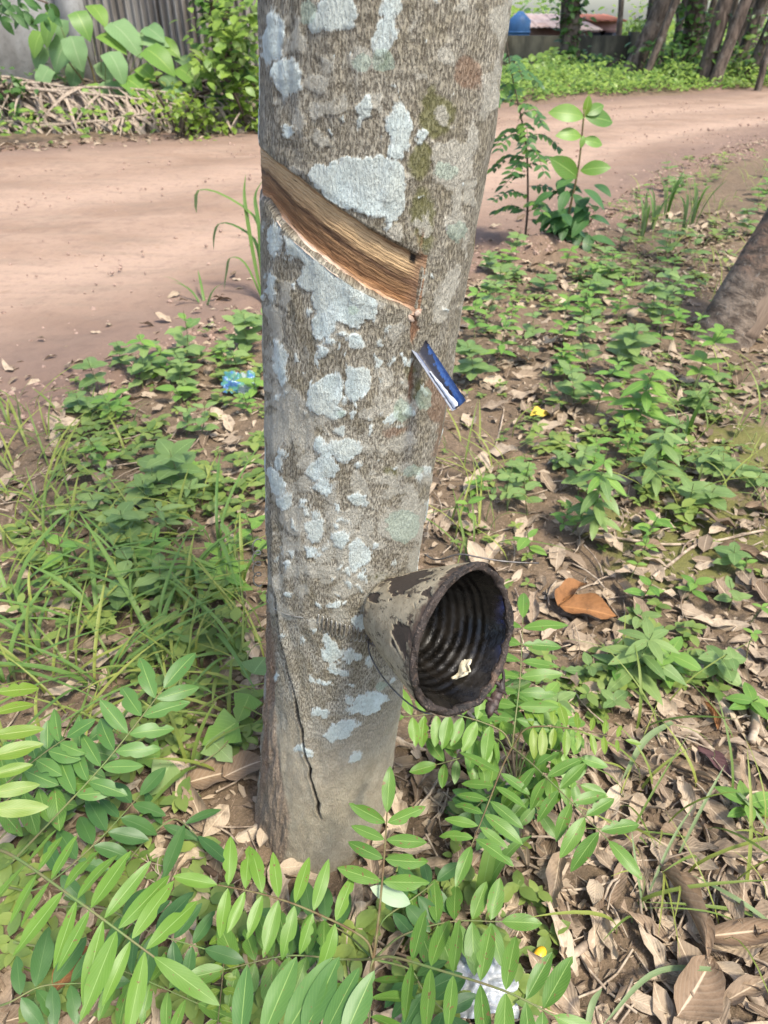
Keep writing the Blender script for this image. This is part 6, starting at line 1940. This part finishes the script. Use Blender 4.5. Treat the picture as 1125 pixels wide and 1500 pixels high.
for _ in range(2200):
    x = random.uniform(-1.2, 1.2)
    y = float(np.interp(x, FE[:, 0], FE[:, 1])) + 0.4 + abs(random.gauss(0, .8))
    a = random.uniform(0, 6.28); s_ = random.uniform(.08, .16)
    mm.append(m4(basis((x, y, gz(x, y) + random.random() * 1.1), (math.cos(a), math.sin(a), random.uniform(-.1, 1.0)), (random.uniform(-.4, .4), -.6, 1), s_, s_, s_)))
tag(scatter('undergrowth', VG, mm, M['verge_leaf']), 'mixed green undergrowth along the far side of the road', 'undergrowth', kind='stuff')

def bush(px, py, y, w, h_, n, label, mat='verge_leaf', s=(.09, .18), group='bushes beyond the road'):
    base = aty(px, py, y); zg = gz(base.x, y)
    b0 = Vector((base.x, y, zg))
    o = thing('bush', b0, label, 'bush', group)
    mb = MB()
    for k in range(5):
        a = random.uniform(0, 6.28)
        mb.tube(catmull([b0, b0 + Vector((math.cos(a) * w * .2, math.sin(a) * w * .2, h_ * .5)), b0 + Vector((math.cos(a) * w * .4, math.sin(a) * w * .4, h_ * .85))], 6), 0.015, 4, cap=False)
    put('stem', mb.mesh('stem'), o, None, M['stem_dark'])
    cs = [b0 + Vector((random.gauss(0, w * .32), random.gauss(0, w * .3), h_ * random.uniform(.1, 1))) for _ in range(14)]
    clump_part('foliage', o, cs, int(n * 1.4), (w * .13, w * .13, h_ * .12), s[0], s[1], M[mat])
    return o

bush(812, 85, 14.6, .7, .4, 200, 'yellow-green bush below the creeper-covered trunk', 'verge_leaf')
bush(770, 100, 13.6, .9, .28, 160, 'low bush at the foot of the wall right of the big trunk')
bush(878, 90, 15.0, .9, .35, 160, 'bush against the wall below the pink house', 'ivy_leaf')
bush(925, 75, 17.4, .7, 1.0, 160, 'leafy bush rising over the wall end', 'far_leaf')
bush(1120, 110, 14.6, 1.2, .7, 220, 'bush at the foot of the right end of the tree row')
bush(985, 112, 14.3, 1.1, .5, 200, 'dark low bush between the leaning trunks', 'ivy_leaf')
bush(360, 118, 8.3, .5, .5, 200, 'bright bush at the foot of the creeper-clad trunk beside the big trunk', 'far_leaf', (.06, .12))
bush(255, 150, 8.0, .6, .45, 220, 'bright low bush right of the broad-leaved plant', 'far_leaf', (.05, .1))
bush(20, 110, 8.6, .7, .5, 150, 'dark low bush at the left end of the palm heap', 'ivy_leaf', (.07, .13))
far_spots = [(480, 24, 3.0, 'far_leaf'), (600, 26, 3.0, 'far_leaf'), (1250, 28, 2.8, 'far_leaf'), (1400, 30, 3.0, 'far_leaf'), (1600, 34, 3.2, 'far_leaf'), (948, 31, 2.9, 'far_leaf'), (1025, 44, 3.0, 'far_leaf'), (1110, 32, 2.8, 'far_leaf'), (728, 24, 2.6, 'far_leaf'), (800, 27, 2.5, 'ivy_leaf'), (850, 24, 2.0, 'far_leaf'), (932, 22, 1.7, 'far_leaf'), (990, 26, 1.8, 'far_leaf'), (1040, 25, 1.7, 'far_leaf'), (1090, 24, 1.9, 'far_leaf'), (1140, 27, 2.1, 'far_leaf'), (1010, 33, 2.2, 'far_leaf'), (1075, 36, 2.0, 'far_leaf'), (800, 36, 2.6, 'far_leaf'), (880, 38, 1.9, 'far_leaf'), (960, 40, 2.3, 'far_leaf'), (1150, 40, 2.4, 'far_leaf')]
for k, (px, y, h_, mt) in enumerate(far_spots):
    bush(px, 60, y, 2.2 + y * .03, h_, 420, 'sunlit bushy tree in the distance behind the row of trunks' if px > 915 else 'bushy tree in the distance behind the low houses', mt, (.16, .34), 'bushy trees in the distance')

# overhanging branch, upper left
ob_y = 7.2
tr = aty(-260, 100, ob_y); trb = Vector((tr.x, ob_y, gz(tr.x, ob_y)))
tl = thing('tree', trb, 'tree at the left edge whose dark leafy branch hangs into the upper left corner', 'tree')
mb = MB()
mb.tube(catmull([trb, trb + Vector((.05, 0, 1.2)), trb + Vector((.1, 0, 2.6))], 14), np.linspace(.11, .06, 14), 10); put('trunk', mb.mesh('trunk'), tl, None, M['far_bark'])
mb = MB()
tipb = aty(70, 5, ob_y)
mb.tube(catmull([trb + Vector((.08, 0, 1.9)), trb.lerp(tipb, .5) + Vector((0, 0, .95)), tipb], 16), np.linspace(.03, .008, 16), 6); put('branch', mb.mesh('branch'), tl, None, M['far_bark'])
OBL = [leaf_mesh('leaf', M['leaf_dark'], n=7, W=0.42, fold=0.15, droop=0.3, cols=1, seed=k) for k in range(3)]
for k in range(46):
    p = aty(random.uniform(-30, 82), random.uniform(-25, 30), ob_y + random.uniform(-.2, .2))
    if p.z < 0.85 and random.random() < .5: continue
    a = random.uniform(0, 6.28); s_ = random.uniform(.11, .17)
    put('leaf', random.choice(OBL), tl, basis(p, (math.cos(a), math.sin(a) * .5, random.uniform(-1.0, -.1)), (0, -.8, .6), s_, s_, s_))

# ------------------------------------------------------------------ wall and low houses, right
YR = 16.8
def flat_wall(name, px0, px1, y, ztop, mat, label, cat, thick=0.15):
    xa, xb = aty(px0, 70, y).x, aty(px1, 70, y).x
    zb = min(gz(xa, y), gz(xb, y)) - 0.05
    o = thing(name, ((xa + xb) / 2, y, zb), label, cat)
    n = max(2, int((xb - xa) / 1.1))
    for k in range(n):
        mb = MB(); mb.box((xa + (k + .5) * (xb - xa) / n, y, (zb + ztop) / 2), ((xb - xa) / n - 0.015, thick, ztop - zb)); put('wall_panel', mb.mesh('wall_panel'), o, None, mat)
    for k in range(n + 1):
        mb = MB(); mb.box((xa + k * (xb - xa) / n, y - .02, (zb + ztop) / 2 + .03), (.16, thick + .08, ztop - zb + .06)); put('post', mb.mesh('post'), o, None, mat)
    return o
t = NT('mossy_wall')
co = geoco(t)
g1 = t.noise(t.scaled(co, (1, 1, 0.3)), 2.6, 6, 0.6)
c = t.mix(t.smooth(g1, 0.38, 0.62), (0.135, 0.122, 0.085), (0.045, 0.042, 0.032))
M['mossy_wall'] = t.done(t.bsdf(c, 0.9, 0.2))
ztop = aty(800, 52, YR).z
flat_wall('boundary_wall', 735, 925, YR, ztop, M['mossy_wall'], 'low dark stained boundary wall beyond the road at the right', 'wall')

M['roof_pink'] = simple_mat('pale_pink_roof', (0.62, 0.47, 0.42), (0.50, 0.34, 0.29), 3, 0.7)
M['roof_red'] = simple_mat('red_roof', (0.42, 0.15, 0.09), (0.34, 0.12, 0.075), 3, 0.7)
M['plaster_pink'] = simple_mat('pink_plaster', (0.48, 0.28, 0.25), (0.38, 0.21, 0.19), 3, 0.9)
M['plaster_brown'] = simple_mat('brown_plaster', (0.33, 0.19, 0.15), (0.26, 0.15, 0.12), 3, 0.9)
M['dark_glass'] = simple_mat('dark_window', (0.03, 0.03, 0.035), (0.05, 0.05, 0.055), 4, 0.2, 0.5)
M['blue_tarp'] = simple_mat('blue_tank', (0.05, 0.13, 0.28), (0.04, 0.10, 0.22), 5, 0.5)
def house(px0, px1, pyr, y, dep, mw, mr, label, eave=14, slope=0.35):
    a, b = aty(px0, pyr, y), aty(px1, pyr, y)
    zt = a.z
    zb = gz(a.x, y) - .05
    o = thing('house', ((a.x + b.x) / 2, y, zb), label, 'house', 'low houses behind the wall')
    wall_top = aty(px0, pyr + eave, y).z
    mb = MB(); mb.box(((a.x + b.x) / 2, y + dep / 2, (zb + wall_top) / 2), (b.x - a.x - .2, dep, wall_top - zb)); put('wall', mb.mesh('wall'), o, None, mw)
    nS = max(4, int((b.x - a.x) / 0.3))
    # roof of overlapping corrugated strips
    for k in range(nS):
        xa, xb = a.x + (b.x - a.x) * k / nS, a.x + (b.x - a.x) * (k + 1) / nS
        V, q = [], []
        n = 7
        for i in range(n):
            X = xa + (xb - xa + 0.03) * i / (n - 1)
            bz = 0.012 * math.sin(i / (n - 1) * 2 * math.pi * 2) + 0.004 * (k % 2)
            V += [(X, y - .35, wall_top - 0.02 + bz), (X, y + dep * .55, zt + bz), (X, y - .35, wall_top - 0.05 + bz), (X, y + dep * .55, zt - 0.03 + bz)]
        for i in range(n - 1):
            s4 = i * 4
            q += [(s4, s4 + 4, s4 + 5, s4 + 1), (s4 + 2, s4 + 3, s4 + 7, s4 + 6), (s4, s4 + 2, s4 + 6, s4 + 4)]
        put('roof_sheet', fast_mesh('roof_sheet', np.array(V), q), o, None, mr)
    for f in (.3, .7):
        mb = MB(); mb.box((a.x + (b.x - a.x) * f, y - .01, wall_top - .45), (.5, .06, .45)); w_ = put('window', mb.mesh('window'), o, None, M['plaster_brown'])
        mb = MB(); mb.box((a.x + (b.x - a.x) * f, y - .045, wall_top - .45), (.42, .02, .37)); put('pane', mb.mesh('pane'), w_, None, M['dark_glass'])
    return o
house(768, 834, 20, 19.5, 3.0, M['plaster_brown'], M['roof_pink'], 'low house with a pale pink sheet roof behind the boundary wall', eave=17)
house(842, 876, 33, 18.6, 2.0, M['plaster_pink'], M['roof_pink'], 'small lean-to with pink walls between the two houses', eave=8)
house(860, 912, 21, 21.0, 3.0, M['plaster_pink'], M['roof_red'], 'low house with an orange-red roof behind the boundary wall', eave=7)
tk = aty(762, 23, 18.8)
tank = thing('water_tank', (tk.x, tk.y, gz(tk.x, tk.y)), 'blue water tank at the left of the pink-roofed house', 'water tank')
cc = np.array([(tk.x, tk.y, z) for z in np.linspace(gz(tk.x, tk.y), tk.z + .08, 14)])
mb = MB(); mb.tube(cc, np.interp(np.arange(14), [0, 10, 12.6, 12.8, 13], [.24, .24, .24, .235, .05]), 20); put('tank_body', mb.mesh('tank_body'), tank, None, M['blue_tarp'])
for z in (0.35, 0.6, 0.85):
    ring_ = [(tk.x + .245 * math.cos(a), tk.y + .245 * math.sin(a), gz(tk.x, tk.y) + (tk.z - gz(tk.x, tk.y)) * z) for a in np.linspace(0, 6.2832, 21)]
    mb = MB(); mb.tube(ring_, .018, 5, cap=False); put('rib', mb.mesh('rib'), tank, None, M['blue_tarp'])

# ------------------------------------------------------------------ labels still shared: tell the members apart by their place
same = {}
for o in list(COL.objects):
    if o.parent is None and o.get('label') and o.get('category'):
        same.setdefault(o['label'], []).append(o)
NTH = ['nearest'] + [n_ + ' nearest' for n_ in 'second third fourth fifth sixth seventh eighth ninth tenth eleventh twelfth thirteenth fourteenth fifteenth sixteenth seventeenth eighteenth nineteenth'.split()]
for lab, L in same.items():
    if len(L) > 1:
        L.sort(key=lambda o: (WM[o.name].translation - CAM).length)
        for o, n_ in zip(L, ['nearer', 'farther'] if len(L) == 2 else NTH):
            o['label'] = n_ + ' ' + lab
